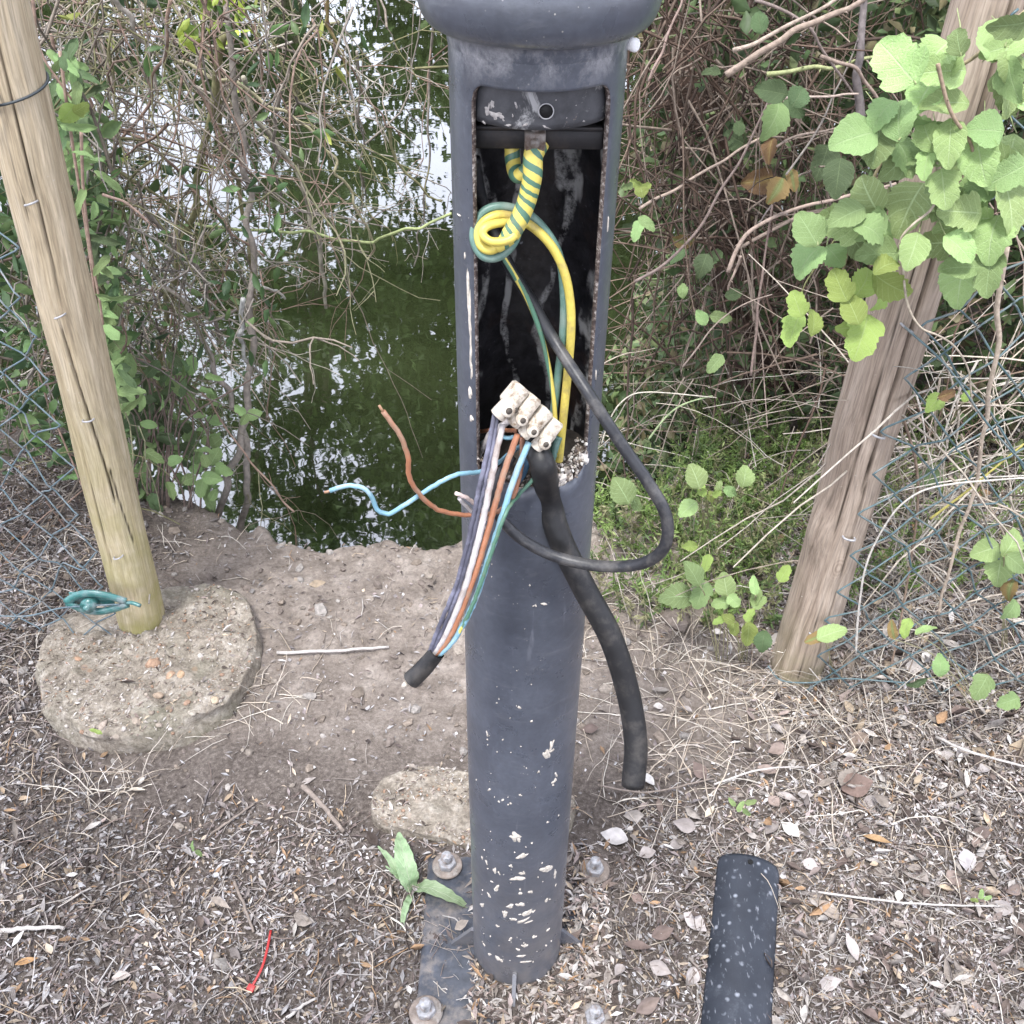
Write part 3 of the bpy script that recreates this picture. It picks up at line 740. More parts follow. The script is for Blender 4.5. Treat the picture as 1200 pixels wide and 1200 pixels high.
rootL, dL, LL = wood_post('wooden_post', PL_B, PL_T, .046, .046, M_wl, 'smooth pale peeled wooden post standing on the concrete footing at the left', 
    [(-1.05, .35, -1.55, .75, .0016, .010), (-1.30, .75, -1.25, 1.9, .0014, .008), (-1.75, .9, -1.72, 1.6, .0009, .004), (-.7, .25, -1.05, .45, .0012, .006), (-2.1, 1.1, -2.0, 1.7, .0008, .003), (-1.9, .2, -1.95, .5, .0008, .003)], 3)
PR_B = atz(938, 795, 0.01); YR = PR_B[1]; PR_B = PR_B + np.array([0, .04, -.02])
PR_T = at(1195, -110, YR + .04)
M_wr = mat_wood('weathered_pine', (.11, .082, .06), (.31, .245, .19), (.48, .40, .325), (.25, .23, .12), -.05, .22, knots=[(.002, -.052, .345, .026)], gscale=.95)
rootR, dR, LR = wood_post('wooden_post', PR_B, PR_T, .055, .053, M_wr, 'thick weathered wooden post with deep cracks and a knot leaning at the right',
    [(-1.5, .50, -1.50, 1.4, .0019, .016), (-1.25, .05, -1.45, .62, .0012, .006), (-2.0, .4, -1.95, 1.0, .0012, .005), (-1.0, .9, -1.1, 1.6, .002, .01), (-1.8, .02, -1.7, .3, .001, .004), (-.7, .3, -.8, .9, .001, .004)], 8, bulge=[(-2.6, .40, .03, .008), (-2.6, .62, .035, .006), (-1.55, .345, .03, .003)])
M_staple = simple('galvanised_staple', (.36, .36, .37), .35, .25, 90, 0, .5)
def staple(root, c, w=.018, ang=0.0, r=.0016):
    c = np.asarray(c, float); u = np.array([math.cos(ang), 0, math.sin(ang)]); n = np.array([0, -1.0, .15])
    P = [c - u * w / 2 - n * .01, c - u * w / 2 + n * .004, c - u * w * .25 + n * .009, c + u * w * .25 + n * .009, c + u * w / 2 + n * .004, c + u * w / 2 - n * .01]
    mb = MB(); tube(mb, catmull(P, 14), r, 6, exact=True); return mb.build('staple', M_staple, root)
def on_post(B, d, r, py, off=0.0, ysign=-1):
    """point on the front of a post seen at photo row py, off = sideways metres"""
    lo, hi = -.1, 2.5
    for _ in range(40):
        m = (lo + hi) / 2; q = B + d * m + np.array([0, -r, 0]) - CAM; yy = 600 - 1200 * np.dot(q, UP) / np.dot(q, FW)
        if yy > py: lo = m
        else: hi = m
    p = B + d * lo + np.array([off, 0, 0]); p[1] -= math.sqrt(max(r * r - off * off, 0)); return p
for py, off, ang in [(238, .004, .3), (370, .006, .4), (492, .01, .1), (652, .004, .3)]:
    staple(rootL, on_post(PL_B, dL, .046, py, off), ang=ang)
for py, off, ang in [(385, -.005, -.6), (510, .0, -.3), (630, .004, -.2), (742, -.004, 0)]:
    staple(rootR, on_post(PR_B, dR, .055, py, off), .022, ang, .002)

# ================================================================== CHAIN LINK
M_wire = simple('green_coated_wire', (.075, .125, .135), .4, .3, 60, .0002, .5, dirt=(.2, .21, .2), dscale=40)
M_wirel = simple('blue_green_coated_wire', (.10, .15, .175), .4, .3, 60, .0002, .5, dirt=(.22, .22, .22), dscale=40)
def fence(name, x_of, y_of, zfun, n, cw, z0, z1, mat, label, sgn, seed, r=.0016):
    root = thing(name, (x_of(0, z0), y_of(0, z0), z0), label, 'fence')
    rs = np.random.default_rng(seed); rows = int((z1 - z0) / (cw * .5)) + 1
    jit = rs.normal(0, cw * .07, (n + 3, rows + 2, 3))
    for i in range(n):
        P = []
        for k in range(rows):
            side = (k + i) % 2                       # neighbouring wires interlock at the turns
            node = i + side if (k + i) % 2 else i
            off = (k + i) % 2; s = (i + off) * cw * .5
            ji = jit[i + off, k]
            z = zfun(s, z0 + k * cw * .5)
            hook = (.0022 if k % 2 else -.0022)
            c = np.array([x_of(s, z) + ji[0], y_of(s, z) + ji[1] * .8, z + ji[2]])
            # rounded turn with a short flat bend
            u = sgn * (1 if off else -1); hook = .0022 if off else -.0022
            P.append(c + np.array([-u * .006 + u * 0, 0, -.007])); P.append(c + np.array([u * .002, hook, 0])); P.append(c + np.array([-u * .006, 0, .007]))
        P = np.array(P); Q = [P[0]]
        for a, b in zip(P[:-1], P[1:]): Q.append((a + b) / 2); Q.append(b)
        mb = MB(); tube(mb, np.array(Q), r, 6, exact=True); mb.build('wire', mat, root)
    return root
# right-hand mesh, from the post front to beyond the frame
def xr(s, z): return PR_B[0] + dR[0] * (z - PR_B[2]) / dR[2] + .012 + s
def yr(s, z): return PR_B[1] + dR[1] * (z - PR_B[2]) / dR[2] - .066 + .03 * math.sin(s * 3) - .05 * min(s, .4)
fence('chain_link_fence', xr, yr, lambda s, z: z - .12 * s * .3, 22, .092, .015, 1.34, M_wire, 'dark green chain link mesh stapled to the right leaning wooden post', 1, 5, .0019)
def xl(s, z): return PL_B[0] + dL[0] * (z - PL_B[2]) / dL[2] - .035 - s
def yl(s, z): return PL_B[1] - .055 + .06 * math.sin(s * 4)
fence('chain_link_fence', xl, yl, lambda s, z: z + .02 * math.sin(s * 9) - .06 * s - .02 * math.sin(z * 7 + s * 4), 20, .088, .05, 1.10, M_wirel, 'sagging blue green chain link mesh on the left side of the left wooden post', -1, 6, .0016)
# horizontal line wires
def line_wire(name, P, mat, label, r=.0018):
    mb = MB(); tube(mb, catmull(P, 30), r, 6, exact=True); return mb.build(name, mat, label=label, cat='wire')
line_wire('line_wire', [at(1060, 383, yr(0, .7)), at(1110, 430, .5), at(1160, 500, .5), at(1215, 560, .5)], M_wire, 'loose green wire sagging down to the right from the weathered post')
line_wire('line_wire', [at(900, 780, YR - .02), at(915, 797, YR - .04), at(950, 800, YR - .06), at(985, 795, YR - .03), at(1060, 800, YR - .05)], M_wire, 'green wire wrapped round the foot of the right wooden post')
line_wire('line_wire', [at(-30, 720, YL - .07), at(30, 722, YL - .06), at(75, 712, YL - .06), at(140, 708, YL - .06)], M_wirel, 'bottom line wire of the left mesh running to the green tensioner')
# tie wire round the upper part of the left post
pts = []
for k in range(26):
    a = -2.9 + k * .30; s = on_post(PL_B, dL, .046, 118, 0); c = s + np.array([0, .046, 0])
    zz = .018 * math.sin(a * .5 + .4) + .012 * (k / 26)
    pts.append(c + np.array([.049 * math.cos(a), .049 * math.sin(a), zz + .0]))
tag_ = MB(); tube(tag_, catmull(pts, 90), .0022, 6, exact=True)
tube(tag_, catmull([pts[-1], pts[-1] + [.004, -.004, -.01], pts[-1] + [-.004, -.006, -.028], pts[-1] + [-.03, -.01, -.04], pts[-1] + [-.10, -.0, -.036]], 20), .0022, 6)
tag_.build('tie_wire', simple('black_wire', (.035, .045, .05), .45, .3), label='black wire loop tied round the top of the left wooden post', cat='wire')
# wire tensioner
tc = at(112, 706, YL - .055)
root = thing('wire_tensioner', tc, 'green metal wire tensioner beside the foot of the left wooden post', 'wire tensioner')
M_ten = simple('green_enamel', (.045, .16, .15), .3, .3, 50, .0003, .6, dirt=(.2, .24, .24), dscale=30)
mb = MB(); X1 = np.array([1, 0, .0]); 
for sg in (-1, 1):
    P = [tc + X1 * -.058, tc + X1 * -.03 + [0, 0, sg * .020], tc + X1 * 0 + [0, 0, sg * .025], tc + X1 * .03 + [0, 0, sg * .018], tc + X1 * .062 + [0, 0, sg * .004]]
    tube(mb, catmull(P, 20), .0055, 8, flat=1.6, exact=True)
box(mb, tc + [-.01, .010, 0], (.085, .004, .036), bev=.001); mb.build('tensioner_body', M_ten, root)
mb = MB(); tube(mb, [tc + [-.014, -.012, -.002], tc + [-.010, .012, -.002]], [.015, .015], 18); tube(mb, [tc + [-.014, -.02, -.002], tc + [-.010, .002, -.002]], .007, 6); mb.build('winding_drum', M_ten, root)
mb = MB(); tube(mb, catmull([tc + [.058, 0, 0], tc + [.075, -.004, .004], tc + [.092, -.008, 0]], 10), .004, 8); mb.build('hook', M_ten, root)

# ================================================================== LAMP POST
M_pole = mat_pole(); M_in = mat_inside(); M_rim = mat_rim()
lamp = thing('lamp_post', (0, 0, 0), 'round charcoal painted steel lamp post with an open service hatch', 'lamp post')
OA = math.radians(-90 + 3.5)                 # direction the hatch faces
HALF = math.radians(49.5)
def zfront(px, py): return float(at(px, py, -PR)[2])
ZT = zfront(632, 108); ZB = zfront(610, 569)
RCZ, RCA = .014, .014 / PR
def shaft_mesh():
    # columns of angles measured from the hatch centre
    ins = np.concatenate([np.linspace(-HALF, -HALF + RCA, 8), np.linspace(-HALF + RCA, HALF - RCA, 33)[1:-1], np.linspace(HALF - RCA, HALF, 8)])
    outs = np.linspace(HALF, 2 * PI - HALF, 60)[1:-1]
    cols = np.concatenate([ins, outs]); nI = len(ins); n = len(cols)
    def edge(a):
        k = (abs(a) - (HALF - RCA)) / RCA
        return RCZ * (1 - math.sqrt(max(0, 1 - min(1, k) ** 2))) if k > 0 else 0
    zt = np.array([ZT - edge(a) for a in ins]); zb = np.array([ZB + edge(a) + .004 * math.sin(a * 9) for a in ins])
    mid0, mid1 = ZB + RCZ, ZT - RCZ
    low = np.linspace(0, 1, 60); up = np.linspace(0, 1, 30); md = np.linspace(0, 1, 40)
    rows = []
    V = []; idx = {}
    def zc(lst, c):
        return lst[c] if c < nI else None
    def add_row(zfun, key):
        for c in range(n):
            z = zfun(c); a = cols[c] + OA
            # faint dents
            r = PR + .0006 * math.sin(3 * a + z * 9) * .5
            idx[(key, c)] = len(V); V.append((r * math.cos(a), r * math.sin(a), z))
    for i, t in enumerate(low): add_row(lambda c: t * (zb[c] if c < nI else mid0), ('l', i))
    for i, t in enumerate(up): add_row(lambda c: (zt[c] if c < nI else mid1) * (1 - t) + 2.6 * t if False else (zt[c] if c < nI else mid1) + t * ((ZC + .03) - (zt[c] if c < nI else mid1)), ('u', i))
    F = []
    def strip(k1, k2, cs):
        for c in cs:
            c2 = (c + 1) % n; F.append((idx[(k1, c)], idx[(k1, c2)], idx[(k2, c2)], idx[(k2, c)]))
    for i in range(len(low) - 1): strip(('l', i), ('l', i + 1), range(n))
    for i in range(len(up) - 1): strip(('u', i), ('u', i + 1), range(n))
    # side band beyond the hatch, sharing the end rows
    prev = ('l', len(low) - 1)
    band = [c for c in range(nI - 1, n)]      # last hatch column .. round the back .. to column 0
    for i, t in enumerate(md[1:-1]):
        key = ('m', i)
        for c in band + [0]:
            a = cols[c] + OA; z = mid0 + t * (mid1 - mid0)
            idx[(key, c)] = len(V); V.append((PR * math.cos(a), PR * math.sin(a), z))
        strip(prev, key, band); prev = key
    strip(prev, ('u', 0), band)
    return np.array(V), np.array(F)
V, F = shaft_mesh()
mb = MB(); mb.add(V, F)
sh = mb.build('shaft', [M_pole, M_in, M_rim], lamp)
so = sh.modifiers.new('wall', 'SOLIDIFY'); so.thickness = .0042; so.offset = -1; so.material_offset = 1; so.material_offset_rim = 2; so.use_even_offset = True

# collar with rounded bulge and a neck carrying on upwards
prof = [(PR + .0005, ZC - .012), (PR + .0015, ZC - .006), (PR + .0018, ZC), (PR + .004, ZC + .0005)]
bc, brr = ZC + .0255, .0255
for k in range(19):
    a = -PI / 2 + PI * k / 18; prof.append((PR + .0045 + .0185 * max(0, math.cos(a)) ** .75, bc + brr * math.sin(a)))
prof += [(PR + .002, bc + brr + .002), (PR - .004, bc + brr + .012), (PR - .008, bc + brr + .06)]
mb = MB(); lathe(mb, prof, seg=96); mb.build('collar', M_pole, lamp)
prof = [(PR - .008, bc + .08), (PR - .012, bc + .12), (.050, bc + .3), (.042, 3.3), (.055, 3.33), (.055, 3.37), (.0, 3.38)]
mb = MB(); lathe(mb, prof, seg=48); mb.build('upper_shaft', M_pole, lamp)
mb = MB(); lathe(mb, [(.04, 3.37), (.075, 3.42), (.15, 3.62), (.165, 3.64), (.165, 3.66), (.11, 3.74), (.03, 3.80), (.012, 3.86), (0, 3.87)], seg=32); mb.build('lantern', simple('frosted_lantern', (.5, .5, .48), .4), lamp)

def splat(mb, a, z, w, h, ang, seed, c=(1, 1, 1), r=None, n=18, th=.0006):
    r = PR if r is None else r
    rs = np.random.default_rng(seed); t = np.linspace(0, 2 * PI, n, endpoint=False)
    rad = 1 + .7 * np.interp(t, np.linspace(0, 2 * PI, 9), np.append(rs.uniform(-1, 1, 8), 0)) + rs.uniform(-.2, .2, n)
    px_, pz = rad * np.cos(t) * w, rad * np.sin(t) * h; ca, sa = math.cos(ang), math.sin(ang)
    px_, pz = px_ * ca - pz * sa, px_ * sa + pz * ca
    def pt(u, v, rr): aa_ = a + u / PR + OA; return (rr * math.cos(aa_), rr * math.sin(aa_), z + v)
    V = [pt(0, 0, r + th * 1.6)] + [pt(u * .75, v * .75, r + th * 1.4) for u, v in zip(px_, pz)] + [pt(u, v, r - .0004) for u, v in zip(px_, pz)]
    F = [(0, 1 + k, 1 + (k + 1) % n) for k in range(n)]; mb.add(np.array(V), np.array(F), c)
    mb.more(np.array([(1 + k, 1 + n + k, 1 + n + (k + 1) % n, 1 + (k + 1) % n) for k in range(n)]))
def pole_az(px, py):
    """hatch-relative angle and height of the point of the post seen at a photo pixel"""
    d = ray(px, py); A = d[0] ** 2 + d[1] ** 2; B = CAM[0] * d[0] + CAM[1] * d[1]; Cc = CAM[0] ** 2 + CAM[1] ** 2 - PR * PR
    D = max(B * B - A * Cc, 0); t = (-B - math.sqrt(D)) / A; p = CAM + t * d; return math.atan2(p[1], p[0]) - OA, p[2]

# recessed lock plate across the top of the hatch
def arc_plate(r, a0, a1, z0f, z1f, th=.004, na=40, nz=10, holes=()):
    mb = MB(); A = np.linspace(a0, a1, na); V = []
    for rr in (r, r - th):
        for i in range(nz):
            for a in A:
                z = z0f(a) + (z1f(a) - z0f(a)) * i / (nz - 1); V.append((rr * math.cos(a + OA), rr * math.sin(a + OA), z))
    F = []; S = na * nz
    for i in range(nz - 1):
        for j in range(na - 1):
            q = (i * na + j, i * na + j + 1, (i + 1) * na + j + 1, (i + 1) * na + j); F.append(q); F.append(tuple(x + S for x in q[::-1]))
    for j in range(na - 1):
        F.append((j, j + S, j + 1 + S, j + 1)); t = (nz - 1) * na; F.append((t + j, t + j + 1, t + j + 1 + S, t + j + S))
    for i in range(nz - 1):
        F.append((i * na, (i + 1) * na, (i + 1) * na + S, i * na + S)); e = na - 1; F.append((i * na + e, i * na + e + S, (i + 1) * na + e + S, (i + 1) * na + e))
    mb.add(np.array(V), np.array(F)); return mb
ZP = float(at(632, 153, -PR + .006)[2])
M_plate = NT('chipped_black_plate'); _v = M_plate.coord(); _c = M_plate.mix(M_plate.ramp(M_plate.noise(_v, 40, 6, .7), [(.3, 0), (.7, 1)]), (.026, .027, .031), (.075, .077, .084))
_w = M_plate.ramp(M_plate.noise(_v, 30, 8, .75, .5), [(.56, 0), (.64, .75)]); _c = M_plate.mix(_w, _c, (.38, .38, .38))
_w = M_plate.ramp(M_plate.noise(_v, 75, 5, .7), [(.64, 0), (.7, .7)]); _c = M_plate.mix(_w, _c, (.32, .25, .2)); M_plate.bump(M_plate.noise(_v, 90, 5), .0008); M_plate = M_plate.done(_c, .5, .4)
mb = arc_plate(PR - .0065, -HALF - .12, HALF + .12, lambda a: ZP, lambda a: ZT + .012, .004)
lp = mb.build('lock_plate', M_plate, lamp)
mb = MB()
for k, (px, py, w_, h_) in enumerate([(566, 133, .0035, .0045), (575, 140, .006, .003), (571, 128, .003, .003), (584, 143, .0025, .002), (592, 152, .004, .0014), (612, 152, .003, .0012), (640, 154, .0035, .001), (560, 147, .002, .0015), (602, 128, .001, .002), (654, 122, .0006, .0006), (680, 128, .0008, .0006), (668, 143, .0006, .0005), (690, 146, .0012, .0008), (598, 140, .0007, .0014)]):
    a_, z_ = pole_az(px, py); splat(mb, a_, z_ + .001, w_, h_, .3 * (k % 3 - 1), 900 + k, r=PR - .0066, th=.0003)
mb.build('dirt_marks', simple('pale_cobweb_dirt', (.36, .34, .33), .9, .5, 220, .0006, .1), lp, kind='stuff')
hc = at(640, 130, -PR + .006)
mb = MB(); tube(mb, [hc + [0, -.0006, 0], hc + [0, .0012, 0]], .0052, 20); mb.build('lock_hole', simple('hole_dark', (.004, .004, .004), .8, .1), lp)
mb = MB(); a = np.linspace(0, 2 * PI, 25); tube(mb, np.stack([hc[0] + .0056 * np.cos(a), a * 0 + hc[1] - .001, hc[2] + .0056 * np.sin(a)], -1), .00045, 6, exact=True, cap=False); mb.build('hole_edge', simple('bare_steel_edge', (.32, .32, .33), .4), lp)
# splash marks on the collar handled by material; white bead below it
bd = at(741, 52, -.01); mb = MB(); v, f = rock_tmpl(4, 3); mb.add(v * [.0062, .006, .0066] + bd, f)
mb.build('insect_cocoon', simple('white_silk', (.78, .78, .78), .8, .15, 200, .0006), label='small round white cocoon stuck under the right side of the post collar', cat='cocoon')

# cross bar and clamp deeper inside
ZBAR = float(at(632, 163, -.035)[2])
mb = MB(); box(mb, (0, -.034, ZBAR), (.105, .006, .015), bev=.001); box(mb, (.0, -.030, ZBAR + .009), (.104, .016, .003), bev=.0006); mb.build('cross_bar', simple('dull_black_steel', (.016, .015, .016), .6, .4, 60, .0008, .4, dirt=(.035, .027, .022), dscale=30), lamp)  # near-black steel bar with dark brown dirt
M_nut = simple('dull_zinc', (.20, .18, .16), .45, .5, 120, .0006, .5, dirt=(.08, .05, .035), dscale=90)
nc = at(627, 163, -.044)
mb = MB(); box(mb, nc, (.0165, .014, .0145), bev=.0015); tube(mb, [nc + [0, 0, -.010], nc + [0, 0, .014]], .0045, 12); tube(mb, [nc + [0, -.011, 0], nc + [0, .01, 0]], .0035, 10); mb.build('clamp_bolt', M_nut, lamp)

# crust of mortar and debris on the lower lip
M_crust = attrmat('mortar_crumbs', .95, .1, 200, .4)
mb = MB()
def crumbs(n, a0, a1, dz, thick, srange, cols_):
    for k in range(n):
        a = rng.uniform(a0, a1); r = PR - rng.uniform(-.002, thick); z = ZB + (RCZ * max(0, (abs(a) - HALF + RCA) / RCA) if abs(a) > HALF - RCA else 0) + rng.uniform(*dz)
        s = rng.uniform(*srange); v, f = ROCKS[k % 5]
        R = full_rot(1)[0]; mb.add((v * [s, s * .8, s * rng.uniform(.4, 1)]) @ R.T + (r * math.cos(a + OA), r * math.sin(a + OA), z), f, np.array(cols_[rng.integers(len(cols_))]) * rng.uniform(.7, 1.1))
WC = [(.62, .58, .52), (.5, .45, .4), (.3, .25, .2), (.12, .10, .09), (.7, .68, .64), (.35, .3, .26)]
crumbs(34, .10, HALF + .02, (-.004, .010), .014, (.0045, .0085), [(.58, .54, .48), (.46, .41, .36), (.64, .6, .55), (.2, .16, .13)])
crumbs(420, .05, HALF + .02, (-.002, .017), .014, (.0006, .0026), WC)
crumbs(160, -HALF, .05, (-.003, .006), .012, (.0006, .0024), [(.35, .3, .26), (.12, .1, .09), (.55, .5, .46), (.2, .16, .13)])
mb.build('mortar_crust', M_crust, lamp, kind='stuff', smooth_=False)
# filled interior below the hatch (mortar and dirt level)
mb = MB(); n = 40; aa = np.linspace(0, 2 * PI, n, endpoint=False); V = [(0, .01, ZB - .02)]
for rr in (.02, .04, .055, .0655): V += [(rr * math.cos(t), rr * math.sin(t), ZB - .022 + .008 * math.sin(t * 3 + rr * 90)) for t in aa]
V = np.array(V); F = [(1 + k * n + j, 1 + (k + 1) * n + j, 1 + (k + 1) * n + (j + 1) % n, 1 + k * n + (j + 1) % n) for k in range(3) for j in range(n)]
mb.add(V, np.array(F)); mb.more(np.array([(0, 1 + j, 1 + (j + 1) % n) for j in range(n)])); mb.build('dirt_fill', simple('dark_dirt', (.05, .042, .036), .95, .5, 90, .002), lamp)
# chipped paint on the left edge of the hatch: pale filler patches with thickness
M_fill = simple('pale_filler', (.60, .55, .48), .85, .35, 160, .0006, .2)
mb = MB()
for (px, py, w_, h_, an) in [(549, 345, .0014, .02, 0), (551, 375, .002, .026, .02), (552, 410, .0018, .02, -.02), (553, 432, .0014, .014, 0), (551, 462, .0032, .006, .2), (553, 491, .0022, .0035, 0), (545, 300, .0006, .004, 0), (538, 252, .003, .0006, 0), (712, 265, .0006, .006, 0), (698, 440, .0006, .005, 0)]:
    a, z = pole_az(px, py); splat(mb, a, z, w_, h_, an, int(px * 7 + py))
mb.build('filler_patches', M_fill, lamp, kind='stuff')
# pale splashes and bird droppings on the lower part
M_spl = simple('cream_splash', (.56, .51, .44), .85, .45, 220, .0004, .2)
mb = MB()
SPL = [(640, 882, 9, 13, .3), (646, 873, 5, 9, -.5), (650, 915, 7, 5, .4), (652, 908, 4, 7, 0), (603, 981, 8, 8, 0), (573, 925, 3, 3, 0), (613, 1003, 12, 4, .05), (606, 1030, 11, 4, .2), (612, 1024, 6, 3, 0), (640, 1018, 7, 9, .3), (650, 1024, 5, 9, .4), (571, 860, 3, 5, .3),
       (597, 1062, 9, 4, .3), (609, 1060, 8, 4, -.2), (618, 1070, 10, 4, .5), (600, 1077, 9, 3, -.3), (592, 1070, 5, 9, .2), (611, 1080, 13, 3, .2), (580, 1020, 4, 7, .3), (582, 1040, 4, 8, .1), (598, 1015, 4, 3, 0), (565, 1060, 3, 8, 0), (573, 1048, 3, 5, .2),
       (574, 1118, 6, 3, .3), (585, 1124, 12, 4, -.35), (606, 1112, 6, 4, 0), (612, 1120, 9, 3, .2), (617, 1127, 8, 3, .1), (640, 1056, 8, 2, .7), (598, 1100, 4, 4, 0), (575, 1097, 2, 3, 0), (642, 1090, 4, 3, 0), (622, 1045, 4, 2, 0), (565, 1005, 3, 3, 0), (615, 1108, 5, 3, .5), (637, 708, 10, 1.5, .3), (583, 1085, 5, 2, .5), (626, 1098, 5, 2, -.3)]
for k, (px, py, w_, h_, an) in enumerate(SPL):
    a, z = pole_az(px, py); dep = np.dot(at(px, py, -PR) - CAM, FW); s = dep / 1200 * .58
    splat(mb, a, z, w_ * s * (.75 + .5 * ((k * 7) % 5) / 4), h_ * s * 1.6, an + .5 * math.sin(k * 2.3), k)
    for q in range(1): splat(mb, a + rng.normal(0, w_ * s * .8) / PR, z + rng.normal(0, h_ * s * 1.1), w_ * s * rng.uniform(.2, .6), h_ * s * rng.uniform(.2, .8), an + rng.normal(0, .4), k * 7 + q, n=12)
for k in range(80):
    px, py = rng.uniform(556, 655), rng.uniform(880, 1135) if k % 4 else rng.uniform(640, 900)
    a, z = pole_az(px, py); s = .0003 + rng.gamma(1.5, .00045); splat(mb, a, z, s, s * rng.uniform(.6, 2.2), rng.uniform(-1, 1), 500 + k, n=9)
mb.build('splashes', M_spl, lamp, kind='stuff')

# base plate, rib, bolts
M_base = simple('dirty_base_plate', (.05, .056, .07), .6, .5, 60, .001, .4, dirt=(.19, .165, .145), dscale=14)
Z0 = .024
bolts = [atz(524, 1012, .02 + Z0), atz(697, 1018, .02 + Z0), atz(499, 1184, .02 + Z0), atz(697, 1192, .02 + Z0)]
bx = np.mean([b[0] for b in bolts]); by = np.mean([b[1] for b in bolts]); hw = (bolts[1][0] - bolts[0][0]) / 2 + .026; hh = (bolts[0][1] - bolts[2][1]) / 2 + .026
mb = MB(); box(mb, (bx, by, .002 + Z0), (hw * 2, hh * 2, .016), bev=.004); mb.build('base_plate', M_base, lamp)
for ang in (-93, 180, 0, 88):
    a = math.radians(ang); u = np.array([math.cos(a), math.sin(a), 0]); t = np.array([-u[1], u[0], 0]) * .003
    r0, r1 = PR - .003, PR + .036; h0, h1 = .055, .012
    pr = [u * r0 + [0, 0, .008], u * r1 + [0, 0, .008], u * r1 + [0, 0, h1], u * (r0 + .006) + [0, 0, h0], u * r0 + [0, 0, h0]]
    V = np.array([p + t for p in pr] + [p - t for p in pr]) + [0, 0, Z0]; mb = MB(); mb.add(V, np.array([(i, (i + 1) % 5, 5 + (i + 1) % 5, 5 + i) for i in range(5)]))
    mb.more(np.array([(0, 2, 1), (0, 3, 2), (0, 4, 3), (5, 6, 7), (5, 7, 8), (5, 8, 9)])); mb.build('rib', M_pole, lamp, smooth_=False)
M_rust = simple('rusty_washer', (.20, .165, .14), .8, .5, 90, .0012, .3, dirt=(.30, .28, .26), dscale=40)
M_zinc = simple('grey_zinc_nut', (.30, .30, .31), .5, .45, 140, .0008, .5, dirt=(.16, .11, .08), dscale=90)
for b in bolts:
    x0, y0 = b[0], b[1]
    bt = MB(); tube(bt, [(x0, y0, .008), (x0, y0, .045), (x0, y0, .047)], [.0085, .0085, .0065], 14)
    for k in range(8): 
        a = np.linspace(0, 2 * PI, 15); z = .030 + k * .002; tube(bt, np.stack([x0 + .0085 * np.cos(a), y0 + .0085 * np.sin(a), z + a / 2 / PI * .002], -1), .0006, 4, cap=False)
    bt.V = [q + [0, 0, Z0] for q in bt.V]; bo = bt.build('anchor_bolt', M_zinc, lamp)
    m2 = MB(); lathe(m2, [(.009, .013), (.024, .011), (.0255, .012), (.026, .015), (.024, .017), (.009, .016)], x0, y0, 28); m2.V = [q + [0, 0, Z0] for q in m2.V]; m2.build('washer', M_rust, bo)
    m3 = MB(); a0 = rng.uniform(0, 1); r = .0155; hx = [(x0 + r * math.cos(a0 + k * PI / 3), y0 + r * math.sin(a0 + k * PI / 3)) for k in range(6)]
    V = np.array([(p[0], p[1], .0155) for p in hx] + [(p[0], p[1], .027) for p in hx] + [(x0 + (p[0] - x0) * .85, y0 + (p[1] - y0) * .85, .029) for p in hx])
    m3.add(V, np.array([(i, (i + 1) % 6, 6 + (i + 1) % 6, 6 + i) for i in range(6)] + [(6 + i, 6 + (i + 1) % 6, 12 + (i + 1) % 6, 12 + i) for i in range(6)])); m3.more(np.array([(12, 12 + k, 13 + k) for k in range(1, 5)])); m3.V = [q + [0, 0, Z0] for q in m3.V]; m3.build('nut', M_zinc, bo, smooth_=False)
# soil and litter spilled over the plate
mb = MB(); N = 5200; x = rng.uniform(bx - hw, bx + hw, N); y = rng.uniform(by - hh, by + hh, N)
k = (np.hypot(x, y) > PR + .002) & ((fbm(x * 16, y * 16, 77) > -.06) | (x > .02)) & ~((x < bx - hw * .45) & (fbm(x * 9, y * 9, 3) > -.08))
for b in bolts: k &= np.hypot(x - b[0], y - b[1]) > .024
x, y = x[k], y[k]; N = len(x); L = rng.gamma(4, .0028, N) + .003
scatter(mb, LEAF2[0], LEAF2[1], np.stack([x, y, .012 + Z0 + rng.uniform(0, .006, N)], -1), rand_rot(N, .35), np.stack([L * rng.uniform(.15, .4, N), L, L], -1), litcol(N))
mb.build('leaf_litter', M_lit, kind='stuff', label='dry leaf scraps lying over the steel base plate of the lamp post')
mb = MB(); xs = np.linspace(bx - hw * .55, bx + hw * 1.05, 70); ys = np.linspace(by - hh * 1.05, by + hh * 1.02, 70); XX, YY = np.meshgrid(xs, ys)
ZZ = Z0 + .0075 + .008 * smooth(-.12, .12, fbm(XX * 13, YY * 13, 70, 4)) * smooth(bx - hw * .55, bx - hw * .1, XX) + .004 * fbm(XX * 60, YY * 60, 71, 3)
ii = np.arange(69)[:, None] * 70 + np.arange(69)[None, :]; mb.add(np.stack([XX, YY, ZZ], -1).reshape(-1, 3), np.stack([ii, ii + 1, ii + 71, ii + 70], -1).reshape(-1, 4), (0, 0, 0))
mb.build('soil_drift', M_soil, kind='stuff', label='thin drift of soil covering most of the post base plate')

